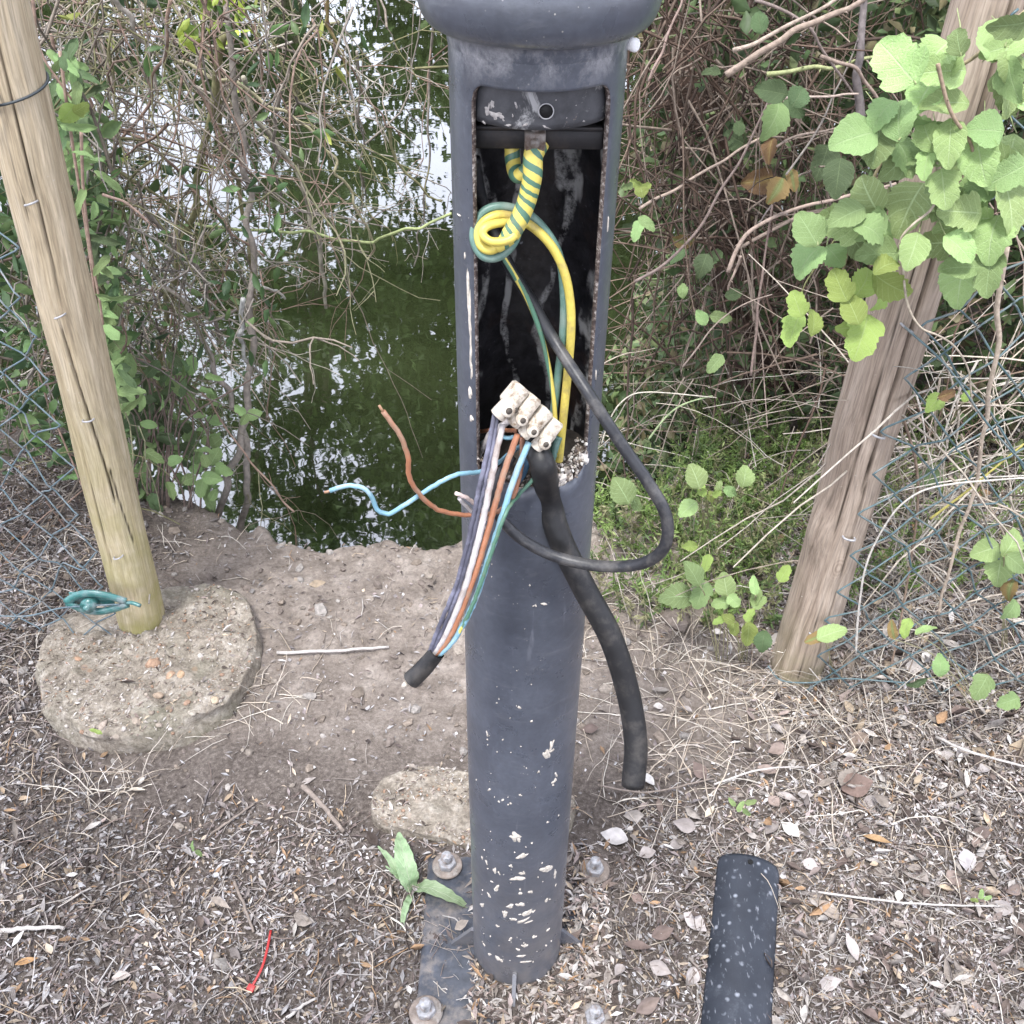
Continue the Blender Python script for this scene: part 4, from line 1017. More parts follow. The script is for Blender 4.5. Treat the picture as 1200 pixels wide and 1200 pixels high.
# ================================================================== HATCH COVER on the ground
cA = atz(880, 1002, .043); cB = atz(864, 1215, .043)
dv = cB - cA; dv = dv / np.linalg.norm(dv); Lc = .50; sd_ = np.cross(dv, [0, 0, 1.0])
cov = thing('hatch_cover', cA + dv * Lc / 2, 'curved black steel hatch cover lying in the litter at lower right', 'hatch cover')
R_ = .0695; hA = math.radians(50); na, nl = 40, 90; V = []; z0 = cA[2] - R_ * 1.0
V = []
for rr in (R_, R_ - .004):
    for i in range(nl):
        for j in range(na):
            a = -hA + 2 * hA * j / (na - 1); k = max(0, (abs(a) - hA + .2) / .2); rc = .014 * (1 - math.sqrt(max(0, 1 - min(1, k) ** 2)))
            t = i / (nl - 1); s = rc + (Lc - 2 * rc) * t
            V.append(cA + dv * s - sd_ * (rr * math.sin(a)) + np.array([0, 0, rr * math.cos(a) - R_]) + np.array([0, 0, -.008 * t]))
V = np.array(V); S = na * nl; F = []
for i in range(nl - 1):
    for j in range(na - 1):
        q = (i * na + j, i * na + j + 1, (i + 1) * na + j + 1, (i + 1) * na + j); F.append(q); F.append(tuple(x + S for x in q[::-1]))
for j in range(na - 1): F.append((j, j + S, j + 1 + S, j + 1)); t = (nl - 1) * na; F.append((t + j, t + j + 1, t + j + 1 + S, t + j + S))
for i in range(nl - 1): F.append((i * na, (i + 1) * na, (i + 1) * na + S, i * na + S)); e = na - 1; F.append((i * na + e, i * na + e + S, (i + 1) * na + e + S, (i + 1) * na + e))
t_ = NT('dusty_black_paint'); v = t_.coord(); cc = t_.ramp(t_.noise(v, 14, 6, .6), [(.3, (.014, .017, .024)), (.7, (.030, .036, .048))])
sp = t_.vor(v, 62); a_ = t_.ramp(sp.outputs['Distance'], [(.12, .8), (.30, 0)]); gt = t_.ramp(t_.noise(v, 30, 3), [(.46, 0), (.56, 1)]); cc = t_.mix(t_.math('MULTIPLY', a_, gt), cc, (.3, .32, .36))
stv = t_.coord('Object', (1.6, .5, 1)); s2 = t_.ramp(t_.noise(stv, 120, 3, .5), [(.63, 0), (.72, .6)]); cc = t_.mix(s2, cc, (.26, .27, .30))
d2 = t_.ramp(t_.noise(v, 18, 8, .75), [(.55, 0), (.75, .35)]); cc = t_.mix(d2, cc, (.17, .18, .2)); t_.bump(t_.noise(v, 200, 3), .0004); M_cov = t_.done(cc, .5, .4)
mb = MB(); mb.add(V, np.array(F)); mb.build('cover_plate', M_cov, cov)
hp = cA + dv * .014 + np.array([0, 0, .0003]); mb = MB(); tube(mb, [hp + [0, 0, .0008], hp - [0, 0, .003]], .0048, 18); mb.build('fixing_hole', simple('hole_black', (.004, .004, .004), .9, .1), cov)

# ================================================================== CABLES
def cable_pts(lst, n=60):
    """(px, py, Y) list -> smooth world polyline"""
    return catmull([at(a, b, c) for a, b, c in lst], n)
def rubber(name, c, r=.45, d=None, k=1.0): return simple(name, c, r, .3, 70, .0004, .4, dirt=tuple(x * 2.2 + .012 for x in c) if d is None else d, dscale=28)
M_rub = rubber('black_rubber', (.014, .014, .015), .5, (.055, .05, .045)); M_rub2 = rubber('grey_black_pvc', (.026, .027, .031), .42, (.10, .095, .09))
M_strip = mat_stripe('earth_insulation')
# thick earth cable: tightly spiralled sleeve, then a loop, then a long bow down the right side
P1 = cable_pts([(634, 166, -.040), (625, 182, -.046), (624, 206, -.05), (617, 236, -.052), (606, 262, -.056), (592, 282, -.060), (576, 293, -.060), (564, 288, -.056), (561, 271, -.050), (571, 257, -.046), (590, 252, -.042), (618, 262, -.040), (643, 284, -.042), (660, 315, -.044), (668, 352, -.046), (669, 390, -.048), (665, 440, -.050), (660, 490, -.052), (655, 540, -.052)], 220)
s1 = np.concatenate([[0], np.cumsum(np.linalg.norm(np.diff(P1, axis=0), axis=1))])
def band(a, s):
    # 15 turns in the sleeve, slack afterwards
    e = .088
    if s < e: v = math.cos(2 * a + 2 * PI * (s + .0016 * math.sin(s * 160)) / .0092) + .12
    else: v = math.cos(a + PHI2 + .6 * math.sin(s * 9)) + .25
    return (.5 + .5 * max(-1, min(1, v)), 0, 0)
PHI2 = 2.3
root = thing('earth_cable', P1[0], 'thick yellow and green earth cable hanging from the clamp and bowing down inside the hatch', 'cable')
k1 = int(np.searchsorted(s1, .088)); rads = np.full(220, .0066)
mb = MB(); tube(mb, P1[:k1 + 3], np.full(k1 + 3, .0083) * np.interp(np.arange(k1 + 3), [0, 4, k1 - 6, k1 + 2], [.9, .96, .92, .55]), 28, exact=True, colfn=band); mb.build('wrapped_sleeve', M_strip, root)
mb = MB(); 
M_yel = simple('yellow_insulation', (.60, .49, .10), .42, .2, 90, .0002, .5, dirt=(.3, .22, .1), dscale=30)
M_grn = simple('dull_green_insulation', (.105, .20, .165), .42, .25, 90, .0002, .5, dirt=(.2, .26, .22), dscale=30)
tube(mb, P1[k1 - 4:], .0039, 14, exact=True); mb.build('yellow_side', M_yel, root)
mb = MB(); tube(mb, cable_pts([(617, 262, -.044), (588, 261, -.05), (570, 266, -.056), (566, 275, -.060), (576, 283, -.064), (594, 282, -.066), (604, 275, -.063)], 60), .0036, 12, exact=True); mb.build('yellow_strand', M_yel, root)
P2 = cable_pts([(610, 258, -.050), (602, 284, -.055), (584, 301, -.058), (565, 299, -.056), (555, 277, -.048), (564, 251, -.040), (586, 242, -.036), (617, 250, -.034), (641, 273, -.036), (656, 303, -.038), (661, 345, -.042), (660, 390, -.044), (654, 440, -.046), (648, 490, -.048), (645, 530, -.048)], 180)
mb = MB(); tube(mb, P2, .0038, 14, exact=True); mb.build('green_side', M_grn, root)
# short stub of the same sleeve beside it
P3 = cable_pts([(600, 168, -.02), (601, 190, -.025), (607, 206, -.036), (622, 196, -.042)], 40)
mb = MB(); tube(mb, P3, .0062, 20, exact=True, colfn=lambda a, s: (.5 + .5 * math.cos(a * 1 - 2 * PI * s / .014), 0, 0))
mb.build('earth_cable', M_strip, label='short yellow and green striped stub left of the wrapped earth cable', cat='cable')
# thin earth wire
P4 = cable_pts([(586, 296, -.05), (600, 318, -.048), (618, 350, -.044), (634, 392, -.045), (643, 430, -.048), (649, 470, -.052), (651, 500, -.055)], 70)
mb = MB(); tube(mb, P4, .0022, 18, exact=True, colfn=lambda a, s: (.5 + .5 * math.cos(a - 1.2 - 34 * max(0, s - .02)) * (1 if s > .03 else -1), 0, 0))
mb.build('earth_wire', M_strip, label='thin green and yellow wire running from the cable loop down to the terminal block', cat='wire')
# dark cable that swings out of the hatch to the right and back
P5 = cable_pts([(556, 185, -.005), (566, 240, .0), (592, 302, -.02), (618, 345, -.028), (650, 400, -.05), (690, 462, -.092), (728, 520, -.115), (760, 566, -.13), (781, 606, -.14), (778, 642, -.145), (750, 661, -.135), (700, 663, -.118), (650, 652, -.105), (612, 632, -.098), (587, 608, -.094), (578, 585, -.09), (585, 560, -.082), (600, 535, -.074)], 200)
mb = MB(); tube(mb, P5, np.interp(np.arange(200), [0, 90, 150, 175, 199], [.005, .0056, .0057, .0053, .0045]), 16, exact=True); mb.build('black_cable', M_rub2, label='thin black cable looping out of the hatch to the right and back', cat='cable')
# thick black cable hanging out over the lip, cut end in the air
P6 = catmull([at(618, 500, -.035), at(626, 522, -.062), at(636, 545, -.086), atd(642, 578, 1.0), atd(655, 628, 1.02), atd(684, 688, 1.04), atd(716, 748, 1.06), atd(736, 812, 1.085), atd(745, 870, 1.10), atd(742, 920, 1.11)], 90)
mb = MB(); tube(mb, P6, np.interp(np.arange(90), [0, 8, 12, 89], [.0098, .0116, .0124, .0128]), 24, exact=True, cap=False)
n_ = 24; mb.more(np.array([(89 * n_, 89 * n_ + k, 89 * n_ + k + 1) for k in range(1, n_ - 1)])); mb.build('thick_black_cable', M_rub, label='thickest black rubber cable hanging from the hatch lip with its cut end in the air', cat='cable')

# terminal block
M_term = simple('dirty_cream_plastic', (.62, .56, .47), .5, .3, 140, .0006, .5, dirt=(.20, .14, .09), dscale=110)
M_hole = simple('screw_recess', (.09, .075, .06), .8, .4)
tbr = thing('terminal_block', at(617, 495, -.075), 'dirty cream four way terminal block holding the wires in the hatch', 'terminal block')
e1 = at(596, 471, -.078); e2 = at(641, 507, -.074)
axd = unit(e2 - e1); nrm = unit((CAM - e1)); nrm = unit(nrm - axd * np.dot(nrm, axd)); lat = np.cross(nrm, axd)   # lat points to upper right in the picture
if np.dot(lat, UP) < 0: lat = -lat
for k in range(4):
    c0 = e1 + (e2 - e1) * k / 3 + lat * [.002, .003, .001, -.001][k]
    Rm = np.stack([axd, lat, nrm], 1)
    lng = .036 if k == 0 else .033; w_ = .0158 if k == 0 else .0138
    tl = rng.normal(0, .05); c_, s_ = math.cos(tl), math.sin(tl); Rk = Rm @ np.array([[c_, -s_, 0], [s_, c_, 0], [0, 0, 1]])
    mb = MB(); box(mb, c0 + Rk @ np.array([0, .006, 0]), (w_, lng * .60, .015), Rk, bev=.0022)
    a = np.linspace(0, 1, 2)
    pA = c0 + Rk @ np.array([0, .002, .0035]); pB = c0 + Rk @ np.array([0, -lng * .52, .0005]); 
    tube(mb, [pA, pA + (pB - pA) * .96, pB], [w_ * .48, w_ * .48, w_ * .38], 16)
    # screw turrets stand up from the body
    for q in (-.006, .0):
        pass
    t0 = c0 + Rk @ np.array([.0, -.008, .004]); tube(mb, [t0, t0 + nrm * .0075, t0 + nrm * .0082], [w_ * .42, w_ * .40, w_ * .34], 16)
    box(mb, c0 + Rk @ np.array([w_ * .5, -.001, -.001]), (.005, .010, .008), Rk, bev=.001)
    sg = mb.build('terminal', M_term, tbr)
    mb = MB(); ct = t0 + nrm * .0078; tube(mb, [ct, ct + nrm * .0007], w_ * .20, 12)
    if k == 0: ct = c0 + Rk @ np.array([w_ * .38, -.004, .0082]); tube(mb, [ct, ct + nrm * .0006], .003, 12)
    mb.build('screw', M_hole, sg)

# bundle of cores from the cut sheathed cable
bund = thing('cut_cable', at(487, 782, -.15), 'cut black sheathed cable dangling left of the post with five bare coloured cores', 'cable')
M_core = {'grey': rubber('dark_grey_core', (.085, .085, .115), .4), 'white': rubber('grey_white_core', (.52, .49, .48), .4, (.3, .25, .22)), 'brown': rubber('brown_core', (.36, .155, .085), .42, (.3, .2, .14)),
          'blue': rubber('blue_core', (.20, .38, .47), .42, (.36, .42, .44)), 'gy': M_strip}
Yb = [-.082, -.098, -.118, -.135, -.148, -.152]
cores = [('grey', [(580, 484), (572, 525), (561, 575), (549, 632), (533, 690), (513, 738), (503, 766)], .0026),
         ('grey', [(583, 487), (576, 530), (565, 580), (553, 634), (537, 692), (517, 742), (505, 767)], .0024),
         ('white', [(589, 497), (582, 530), (572, 580), (560, 634), (543, 694), (522, 744), (507, 768)], .0036),
         ('brown', [(607, 508), (595, 540), (581, 588), (567, 640), (548, 698), (527, 746), (510, 768)], .0034),
         ('blue', [(620, 518), (606, 552), (590, 600), (574, 650), (556, 704), (533, 748), (514, 768)], .0034),
         ('gy', [(632, 545), (626, 560), (608, 580), (592, 602), (575, 650), (555, 706), (534, 748), (515, 769)], .0022)]
for ck, pts, r in cores:
    Yk = np.interp(np.linspace(0, 1, len(pts)), np.linspace(0, 1, 6), Yb)
    if ck == 'gy': Yk[:3] = [-.072, -.076, -.088]
    Pc = cable_pts([(a, b, c) for (a, b), c in zip(pts, Yk)], 60)
    mb = MB(); Pc[3:-3] += rng.normal(0, .00022, Pc[3:-3].shape); tube(mb, Pc, r * .86, 12, exact=True, colfn=(lambda a, s: (.5 + .5 * math.cos(a + 5 * s + .5) * .6 + (.42 if s > .2 else -.42), 0, 0)) if ck == 'gy' else None)
    mb.build('core', M_core[ck], bund, label={'grey': 'dark grey core', 'white': 'greyish white core', 'brown': 'brown core', 'blue': 'light blue core', 'gy': 'green and yellow core'}[ck])
sA, sB = at(512, 764, -.152), at(482, 797, -.158)
mb = MB(); tube(mb, catmull([sA, (sA + sB) / 2 + [.001, 0, -.001], sB], 16), np.linspace(.0082, .0094, 16), 20, exact=True, cap=False)
tube(mb, catmull([sB, (sA + sB) / 2, sA], 16), np.linspace(.0085, .0073, 16), 20, exact=True, cap=False); mb.build('sheath', M_rub, bund)
mb = MB(); d_ = unit(sB - sA)
for k in range(5): 
    q = sB + rng.normal(0, .0035, 3) - d_ * .006; tube(mb, [q, q + d_ * .006], .0028, 8)
mb.build('cut_cores', simple('cut_ends', (.5, .45, .38), .6, .5, 200), bund)
M_cop = simple('dull_copper', (.35, .2, .12), .4, .3, 200)
def wire(pts, r, mat, label, n=60, name='stray_wire'):
    mb = MB(); P = cable_pts(pts, n); P[2:-2] += rng.normal(0, .00025, P[2:-2].shape); tube(mb, P, r, 10, exact=True); ob = mb.build(name, mat, label=label, cat='wire')
    if name == 'stray_wire' and n == 60:
        d_ = unit(P[-1] - P[-3]); m_ = MB(); tube(m_, [P[-1] - d_ * .001, P[-1] + d_ * .003, P[-1] + d_ * .006 + [0, 0, .0006]], r * .55, 8); m_.build('copper_end', M_cop, ob)
    return ob
wire([(612, 512, -.07), (611, 545, -.082), (604, 575, -.095), (592, 594, -.1), (575, 602, -.1), (545, 603, -.1), (515, 598, -.11), (494, 582, -.12), (480, 560, -.125), (478, 535, -.125), (470, 512, -.125), (459, 496, -.125), (449, 482, -.125)], .0023, M_core['brown'], 'loose brown wire bending up to a free end left of the post')
wire([(620, 516, -.05), (600, 530, -.06), (580, 545, -.08), (562, 553, -.088), (535, 556, -.10), (507, 570, -.11), (480, 588, -.12), (456, 602, -.125), (442, 597, -.125), (434, 579, -.125), (420, 570, -.125), (403, 570, -.125), (387, 575, -.125)], .0022, M_core['blue'], 'loose light blue wire curling to a free end over the water left of the post')
wire([(575, 612, -.092), (560, 594, -.1), (548, 584, -.105), (534, 578, -.11)], .0019, simple('pinkish_white_wire', (.62, .5, .46), .5), 'short pinkish white wire end poking out left behind the bundle', 24)
wire([(572, 622, -.09), (556, 603, -.098), (545, 592, -.103), (538, 584, -.108)], .0018, M_core['white'], 'second short whitish wire end just below the pinkish one', 24)
wire([(560, 536, -.03), (575, 508, -.04), (590, 498, -.05), (600, 492, -.06)], .003, M_core['white'], 'grey white wire behind the terminal block inside the hatch', 24)
wire([(563, 520, -.02), (580, 512, -.035), (600, 513, -.05), (615, 508, -.055)], .0022, M_core['blue'], 'blue wire behind the brown ones under the terminal block', 24)
wire([(560, 506, -.015), (580, 504, -.03), (605, 505, -.05)], .002, M_core['brown'], 'brown wire crossing behind the terminal block', 24)
wire([(626, 520, -.06), (617, 545, -.07), (608, 563, -.066), (596, 572, -.05)], .0035, rubber('dark_blue_core', (.05, .12, .2), .4), 'dark blue wire between the light blue core and the thick cable', 24)
wire([(655, 512, -.056), (648, 534, -.062), (644, 556, -.06)], .0035, M_grn, 'pale green wire leaving the lower right end of the terminal block', 24)

# ================================================================== BRAMBLE WITH LARGE LEAVES
def leaf_mesh(name, mats, wr, serr_, fold, curl, seed, lobes=0.0):
    serr = serr_ * .55; rs = np.random.default_rng(seed); nv = 15; U = np.array([-1, -.5, 0, .5, 1]); V = []; C = []
    for i in range(nv):
        t = i / (nv - 1); w = wr * .5 * (math.sin(PI * min(.985, t ** .82 + .012)) ** .62) * (1 + lobes * math.sin(t * PI * 3))
        sw = 1 + (serr if i % 2 else -serr) + rs.normal(0, serr * .5)
        for u in U:
            x = u * w * (sw if abs(u) == 1 else 1)
            V.append((x, t + (.03 * (abs(u) == 1) if i % 2 else 0), fold * abs(u) * w + curl * (t - .4) ** 2 * -1 + .035 * math.sin(t * 11 + u * 2 + seed) * abs(u))); C.append(((u + 1) / 2, t, 0))
    F = [(i * 5 + j, i * 5 + j + 1, (i + 1) * 5 + j + 1, (i + 1) * 5 + j) for i in range(nv - 1) for j in range(4)]
    mb = MB(); mb.add(np.array(V), np.array(F), np.array(C)); return mb.mesh(name, mats)
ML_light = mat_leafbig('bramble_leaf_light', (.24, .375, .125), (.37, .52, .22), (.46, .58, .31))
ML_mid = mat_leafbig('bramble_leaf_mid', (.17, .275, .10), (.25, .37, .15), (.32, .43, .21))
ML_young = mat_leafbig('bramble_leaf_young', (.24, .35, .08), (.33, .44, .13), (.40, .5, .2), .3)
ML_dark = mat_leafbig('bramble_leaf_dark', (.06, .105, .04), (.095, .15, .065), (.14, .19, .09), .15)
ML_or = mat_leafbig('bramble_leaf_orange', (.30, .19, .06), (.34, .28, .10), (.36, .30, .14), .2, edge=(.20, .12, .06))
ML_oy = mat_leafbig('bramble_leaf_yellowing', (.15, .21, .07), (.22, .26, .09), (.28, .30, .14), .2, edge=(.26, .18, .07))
LM = {}
for key, mt in (('l', ML_light), ('m', ML_mid), ('y', ML_young), ('d', ML_dark), ('o', ML_or), ('g', ML_oy)):
    LM[key] = [leaf_mesh('leaf_' + key, mt, 1.02, .04, .22, .35, 1), leaf_mesh('leaf_' + key, mt, .80, .11, .35, .35, 2, .16), leaf_mesh('leaf_' + key, mt, .95, .09, .22, .9, 3, -.08), leaf_mesh('leaf_' + key, mt, .5, .05, .3, .3, 4, .1)]
def put_leaf(root, px, py, size, width, tip, Yd, key, spread=.42, var=None):
    """leaf whose middle is seen at px,py; size and width in photo pixels; tip direction in degrees (90 = up)"""
    c = at(px, py, Yd); dep = np.dot(c - CAM, FW); L = size * dep / 1200 * 1.05; W = width / size
    n = unit(unit(CAM - c) + rng.normal(0, spread, 3) + [0, 0, .15]); a = math.radians(tip); d = math.cos(a) * RT + math.sin(a) * UP
    R = rot_from(d, n); v = var if var is not None else (3 if W < .62 else int(rng.integers(3)))
    bw = [1.02, .86, .95, .5][v]
    ob = bpy.data.objects.new('leaf', LM[key][v]); col.objects.link(ob); ob.parent = root
    dd = R[:, 1]; p0 = c - dd * L * .5
    ob.matrix_local = Matrix.Translation(Vector(p0 - ORG[root.name])) @ Matrix([list(R[0]) , list(R[1]), list(R[2])]).to_4x4() @ Matrix.Diagonal((L * W / bw, L, L, 1))
    return ob, p0
M_cane = attrmat('cane_bark', .75, .3, 120, .35)
def cane(root, P, r, c, name='cane', thorns=0, sides=6, kink=.0):
    P = catmull(P, max(4, 2 * len(P))); P[1:-1] += rng.normal(0, r * .30 + kink, P[1:-1].shape); P = catmull(P, max(14, 4 * len(P))); n = len(P)
    mb = MB(); tube(mb, P, np.linspace(r, r * .65, n), sides, c)
    for k in range(thorns):
        i = rng.integers(1, n - 1); d = unit(rng.normal(size=3)); tube(mb, [P[i], P[i] + d * (r + .002), P[i] + d * (r + .006) + [0, 0, -.002]], [r * .5, r * .3, .0002], 4, c)
    return mb.build(name, M_cane, root)
YBR = YR - .06
bram = thing('bramble_bush', onground(1040, 800), 'bramble with large light green leaves spilling over the right wooden post', 'bramble')
BL = [(1052, 73, 64, 62, 125, 'l'), (1082, 112, 44, 42, 250, 'l'), (1112, 71, 48, 40, 70, 'l'), (1123, 49, 32, 28, 100, 'm'), (1160, 50, 44, 42, 100, 'l'), (1186, 48, 50, 44, 60, 'l'), (1163, 60, 30, 26, 200, 'l'), (1182, 78, 36, 34, 260, 'l'), (1184, 109, 56, 25, 265, 'l'),
      (1001, 161, 56, 50, 190, 'm'), (1027, 172, 46, 40, 250, 'm'), (1053, 138, 50, 42, 100, 'm'), (1057, 187, 52, 46, 230, 'm'), (1086, 157, 44, 30, 110, 'l'), (1080, 182, 44, 24, 160, 'l'), (1113, 174, 34, 28, 20, 'l'), (1085, 192, 36, 24, 250, 'l'),
      (1018, 229, 48, 44, 120, 'l'), (1067, 240, 66, 52, 245, 'l'), (986, 262, 54, 50, 160, 'l'), (1027, 274, 42, 36, 265, 'l'), (947, 268, 44, 40, 110, 'm'), (947, 302, 44, 42, 230, 'm'), (979, 300, 30, 28, 300, 'm'), (1009, 292, 32, 28, 300, 'm'),
      (1106, 221, 46, 40, 270, 'l'), (1144, 215, 95, 40, 262, 'l'), (1181, 187, 62, 40, 250, 'l'), (1184, 240, 70, 42, 280, 'l'), (1162, 277, 56, 50, 250, 'l'), (1095, 285, 46, 40, 190, 'l'), (1125, 290, 44, 36, 320, 'l'), (1125, 332, 56, 44, 262, 'l'), (1070, 294, 44, 34, 250, 'l'),
      (984, 334, 40, 34, 120, 'y'), (1014, 330, 38, 34, 60, 'y'), (1046, 336, 50, 34, 330, 'y'), (1033, 352, 28, 26, 240, 'y'), (999, 362, 38, 30, 110, 'y'), (1010, 395, 54, 44, 262, 'y'), (1000, 384, 34, 28, 190, 'y'), (1040, 310, 34, 26, 20, 'y'), (1028, 300, 26, 24, 200, 'y'),
      (934, 356, 32, 26, 110, 'y'), (954, 377, 32, 20, 80, 'y'), (930, 386, 40, 30, 235, 'y'), (1158, 150, 28, 22, 190, 'o')]
for k in range(22):
    px = rng.uniform(1085, 1205); py = rng.uniform(20, 330); BL.append((px, py, rng.uniform(40, 58), rng.uniform(34, 48), rng.uniform(150, 330), 'l' if k % 3 else 'm'))
for k in range(8): BL.append((rng.uniform(990, 1110), rng.uniform(130, 300), rng.uniform(38, 52), rng.uniform(30, 42), rng.uniform(150, 330), 'm'))
P_leaf = []
for (px, py, s, wd, tip, key) in BL:
    ob, p0 = put_leaf(bram, px, py, s, wd, tip + rng.normal(0, 6), YBR - .03 - rng.uniform(0, .07), key); P_leaf.append(p0)
pale = (.42, .36, .28); brn = (.26, .19, .14); gry = (.30, .28, .26); grn = (.20, .24, .10)
def fpts(l): return [at(*q) for q in l]
cane(bram, fpts([(1099, 75, YBR - .09), (1110, 124, YBR - .09), (1140, 176, YBR - .08), (1126, 210, YBR - .06), (1100, 250, YBR - .05)]), .0026, (.32, .24, .17), thorns=6)
cane(bram, fpts([(1098, 190, YBR - .05), (1095, 240, YBR - .07), (1058, 275, YBR - .07), (1059, 310, YBR - .07), (1063, 353, YBR - .08), (1079, 384, YBR - .08), (1109, 397, YBR - .07), (1133, 429, YBR - .05), (1140, 480, YBR - .03)]), .002, pale, thorns=4)
cane(bram, fpts([(1180, 290, YBR), (1172, 330, YBR), (1171, 400, YBR), (1162, 442, YBR), (1152, 504, YBR + .02), (1144, 567, YBR + .03), (1120, 640, YBR + .03), (1100, 720, YBR + .03)]), .0045, (.40, .33, .26), thorns=26)
cane(bram, fpts([(1205, 10, YBR), (1150, 60, YBR), (1095, 100, YBR), (1050, 160, YBR), (1010, 240, YBR), (985, 330, YBR)]), .003, (.26, .22, .13), thorns=10)
cane(bram, fpts([(1010, 240, YBR), (975, 285, YBR), (940, 340, YBR), (936, 372, YBR)]), .0015, (.26, .26, .12))
cane(bram, fpts([(1040, 440, YR + .1), (1075, 560, YR + .08), (1060, 700, YR + .05), (1040, 800, YR)]), .003, brn, thorns=8)
for i in range(34):           # petioles from the nearest cane region
    p = P_leaf[i]; q = p + np.array([rng.uniform(-.03, .03), rng.uniform(.03, .07), rng.uniform(-.01, .04)]); cane(bram, [p, (p + q) / 2 + [0, 0, .006], q], .0011, (.26, .3, .14), 'leaf_stalk', sides=4)

# shaded bramble leaves and dead canes behind
bram2 = thing('bramble_bush', at(900, 420, 1.1) * [1, 1, 0], 'shaded bramble with dull green and orange leaves and dry brown canes behind the right post', 'bramble')
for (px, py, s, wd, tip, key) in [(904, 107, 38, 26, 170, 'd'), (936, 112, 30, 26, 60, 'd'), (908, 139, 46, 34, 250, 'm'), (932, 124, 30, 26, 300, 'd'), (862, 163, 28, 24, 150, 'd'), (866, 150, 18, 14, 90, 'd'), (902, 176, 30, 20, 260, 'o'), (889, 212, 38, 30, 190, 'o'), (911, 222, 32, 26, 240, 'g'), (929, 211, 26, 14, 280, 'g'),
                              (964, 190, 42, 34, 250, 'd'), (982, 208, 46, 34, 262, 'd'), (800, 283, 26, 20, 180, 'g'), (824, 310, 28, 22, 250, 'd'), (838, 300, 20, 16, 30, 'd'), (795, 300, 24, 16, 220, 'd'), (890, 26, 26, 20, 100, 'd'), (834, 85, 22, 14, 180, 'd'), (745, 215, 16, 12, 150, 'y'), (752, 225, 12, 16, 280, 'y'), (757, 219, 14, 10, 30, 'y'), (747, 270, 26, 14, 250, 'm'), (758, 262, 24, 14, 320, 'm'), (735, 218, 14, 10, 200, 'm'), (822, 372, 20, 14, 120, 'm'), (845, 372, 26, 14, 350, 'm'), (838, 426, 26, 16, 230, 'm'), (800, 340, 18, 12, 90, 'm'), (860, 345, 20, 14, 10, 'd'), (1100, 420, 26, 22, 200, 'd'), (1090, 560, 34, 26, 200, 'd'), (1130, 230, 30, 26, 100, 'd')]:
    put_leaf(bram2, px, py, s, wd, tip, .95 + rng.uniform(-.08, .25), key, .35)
for pts, r, c in [([(749, 245), (811, 209), (852, 184), (888, 165), (930, 150)], .0035, (.34, .27, .22)), ([(851, 88), (896, 59), (935, 36), (984, 14), (1040, -20)], .0065, (.32, .25, .2)), ([(859, 59), (912, 37), (970, 5), (1010, -20)], .004, (.38, .31, .25)),
                  ([(899, 87), (948, 80), (987, 76), (1030, 66)], .0045, (.34, .37, .18)), ([(901, 121), (929, 113), (967, 113), (1006, 110)], .0028, (.42, .34, .29)), ([(962, 66), (1006, 82), (1033, 126), (1060, 160)], .0035, (.3, .23, .19)), ([(1009, 140), (1006, 82), (1011, 20), (1020, -40)], .0085, (.19, .165, .16)),
                  ([(853, 319), (870, 285), (900, 259), (982, 232), (1050, 215)], .0045, (.36, .28, .23)), ([(870, 289), (912, 266), (978, 240), (1040, 220)], .004, (.33, .26, .21)), ([(868, 300), (862, 318), (853, 340)], .003, (.36, .28, .23)), ([(921, 205), (957, 155), (990, 80), (1010, 30)], .0022, (.3, .27, .24)),
                  ([(985, 194), (950, 200), (925, 215), (890, 262)], .0025, (.3, .26, .24)), ([(910, 172), (940, 158), (985, 150), (1010, 140)], .0025, (.3, .24, .2)), ([(885, 0), (940, 25), (975, 75), (1000, 110)], .003, (.25, .2, .18)), ([(760, 95), (780, 50), (800, 0), (805, -30)], .0028, (.3, .22, .19)),
                  ([(744, 330), (800, 290), (860, 200), (900, 120)], .0035, (.22, .17, .15)), ([(880, 440), (890, 350), (900, 270), (905, 240)], .003, (.28, .21, .18)), ([(800, 430), (850, 370), (905, 345)], .002, (.3, .24, .2))]:
    yy = 1.02 + rng.uniform(-.06, .12); cane(bram2, [at(a, b, yy + i * .01) for i, (a, b) in enumerate(pts)], r, c, kink=.0006, thorns=3)

# small clusters low on the right
def sprig(root_px, leaves, lab, Yd, keyvar=.25, stems=True, name='bramble_sprig', spread=.3):
    rp = onground(*root_px); rt = thing(name, rp, lab, 'bramble' if 'bramble' in name else 'plant')
    for (px, py, s, wd, tip, key) in leaves:
        ob, p0 = put_leaf(rt, px, py, s, wd, tip, Yd + rng.uniform(-.03, .03), key, spread)
        if stems:
            q = rp + [rng.normal(0, .01), rng.normal(0, .01), 0]; m = (p0 * .55 + q * .45) + [0, .02, .02]; cane(rt, [p0, m, q], .0012, (.3, .28, .16), 'stem', sides=4)
    return rt
sprig((845, 780), [(794, 699, 40, 30, 180, 'm'), (821, 697, 34, 26, 250, 'm'), (812, 672, 32, 24, 120, 'm'), (850, 685, 28, 24, 100, 'l'), (844, 707, 20, 16, 190, 'l'), (860, 704, 18, 16, 320, 'l')], 'low bramble sprig of grey green leaves left of the right post', .62)
sprig((870, 775), [(879, 721, 18, 13, 60, 'y'), (877, 743, 28, 20, 265, 'y'), (854, 725, 16, 12, 150, 'y'), (860, 736, 18, 14, 280, 'y'), (842, 728, 14, 10, 200, 'y'), (890, 706, 20, 14, 40, 'l'), (884, 686, 22, 12, 100, 'l'), (919, 672, 22, 16, 60, 'y'), (894, 752, 26, 20, 260, 'd'), (886, 700, 22, 14, 250, 'l')], 'low bramble sprig with bright yellow green young leaves beside the right post', .60)
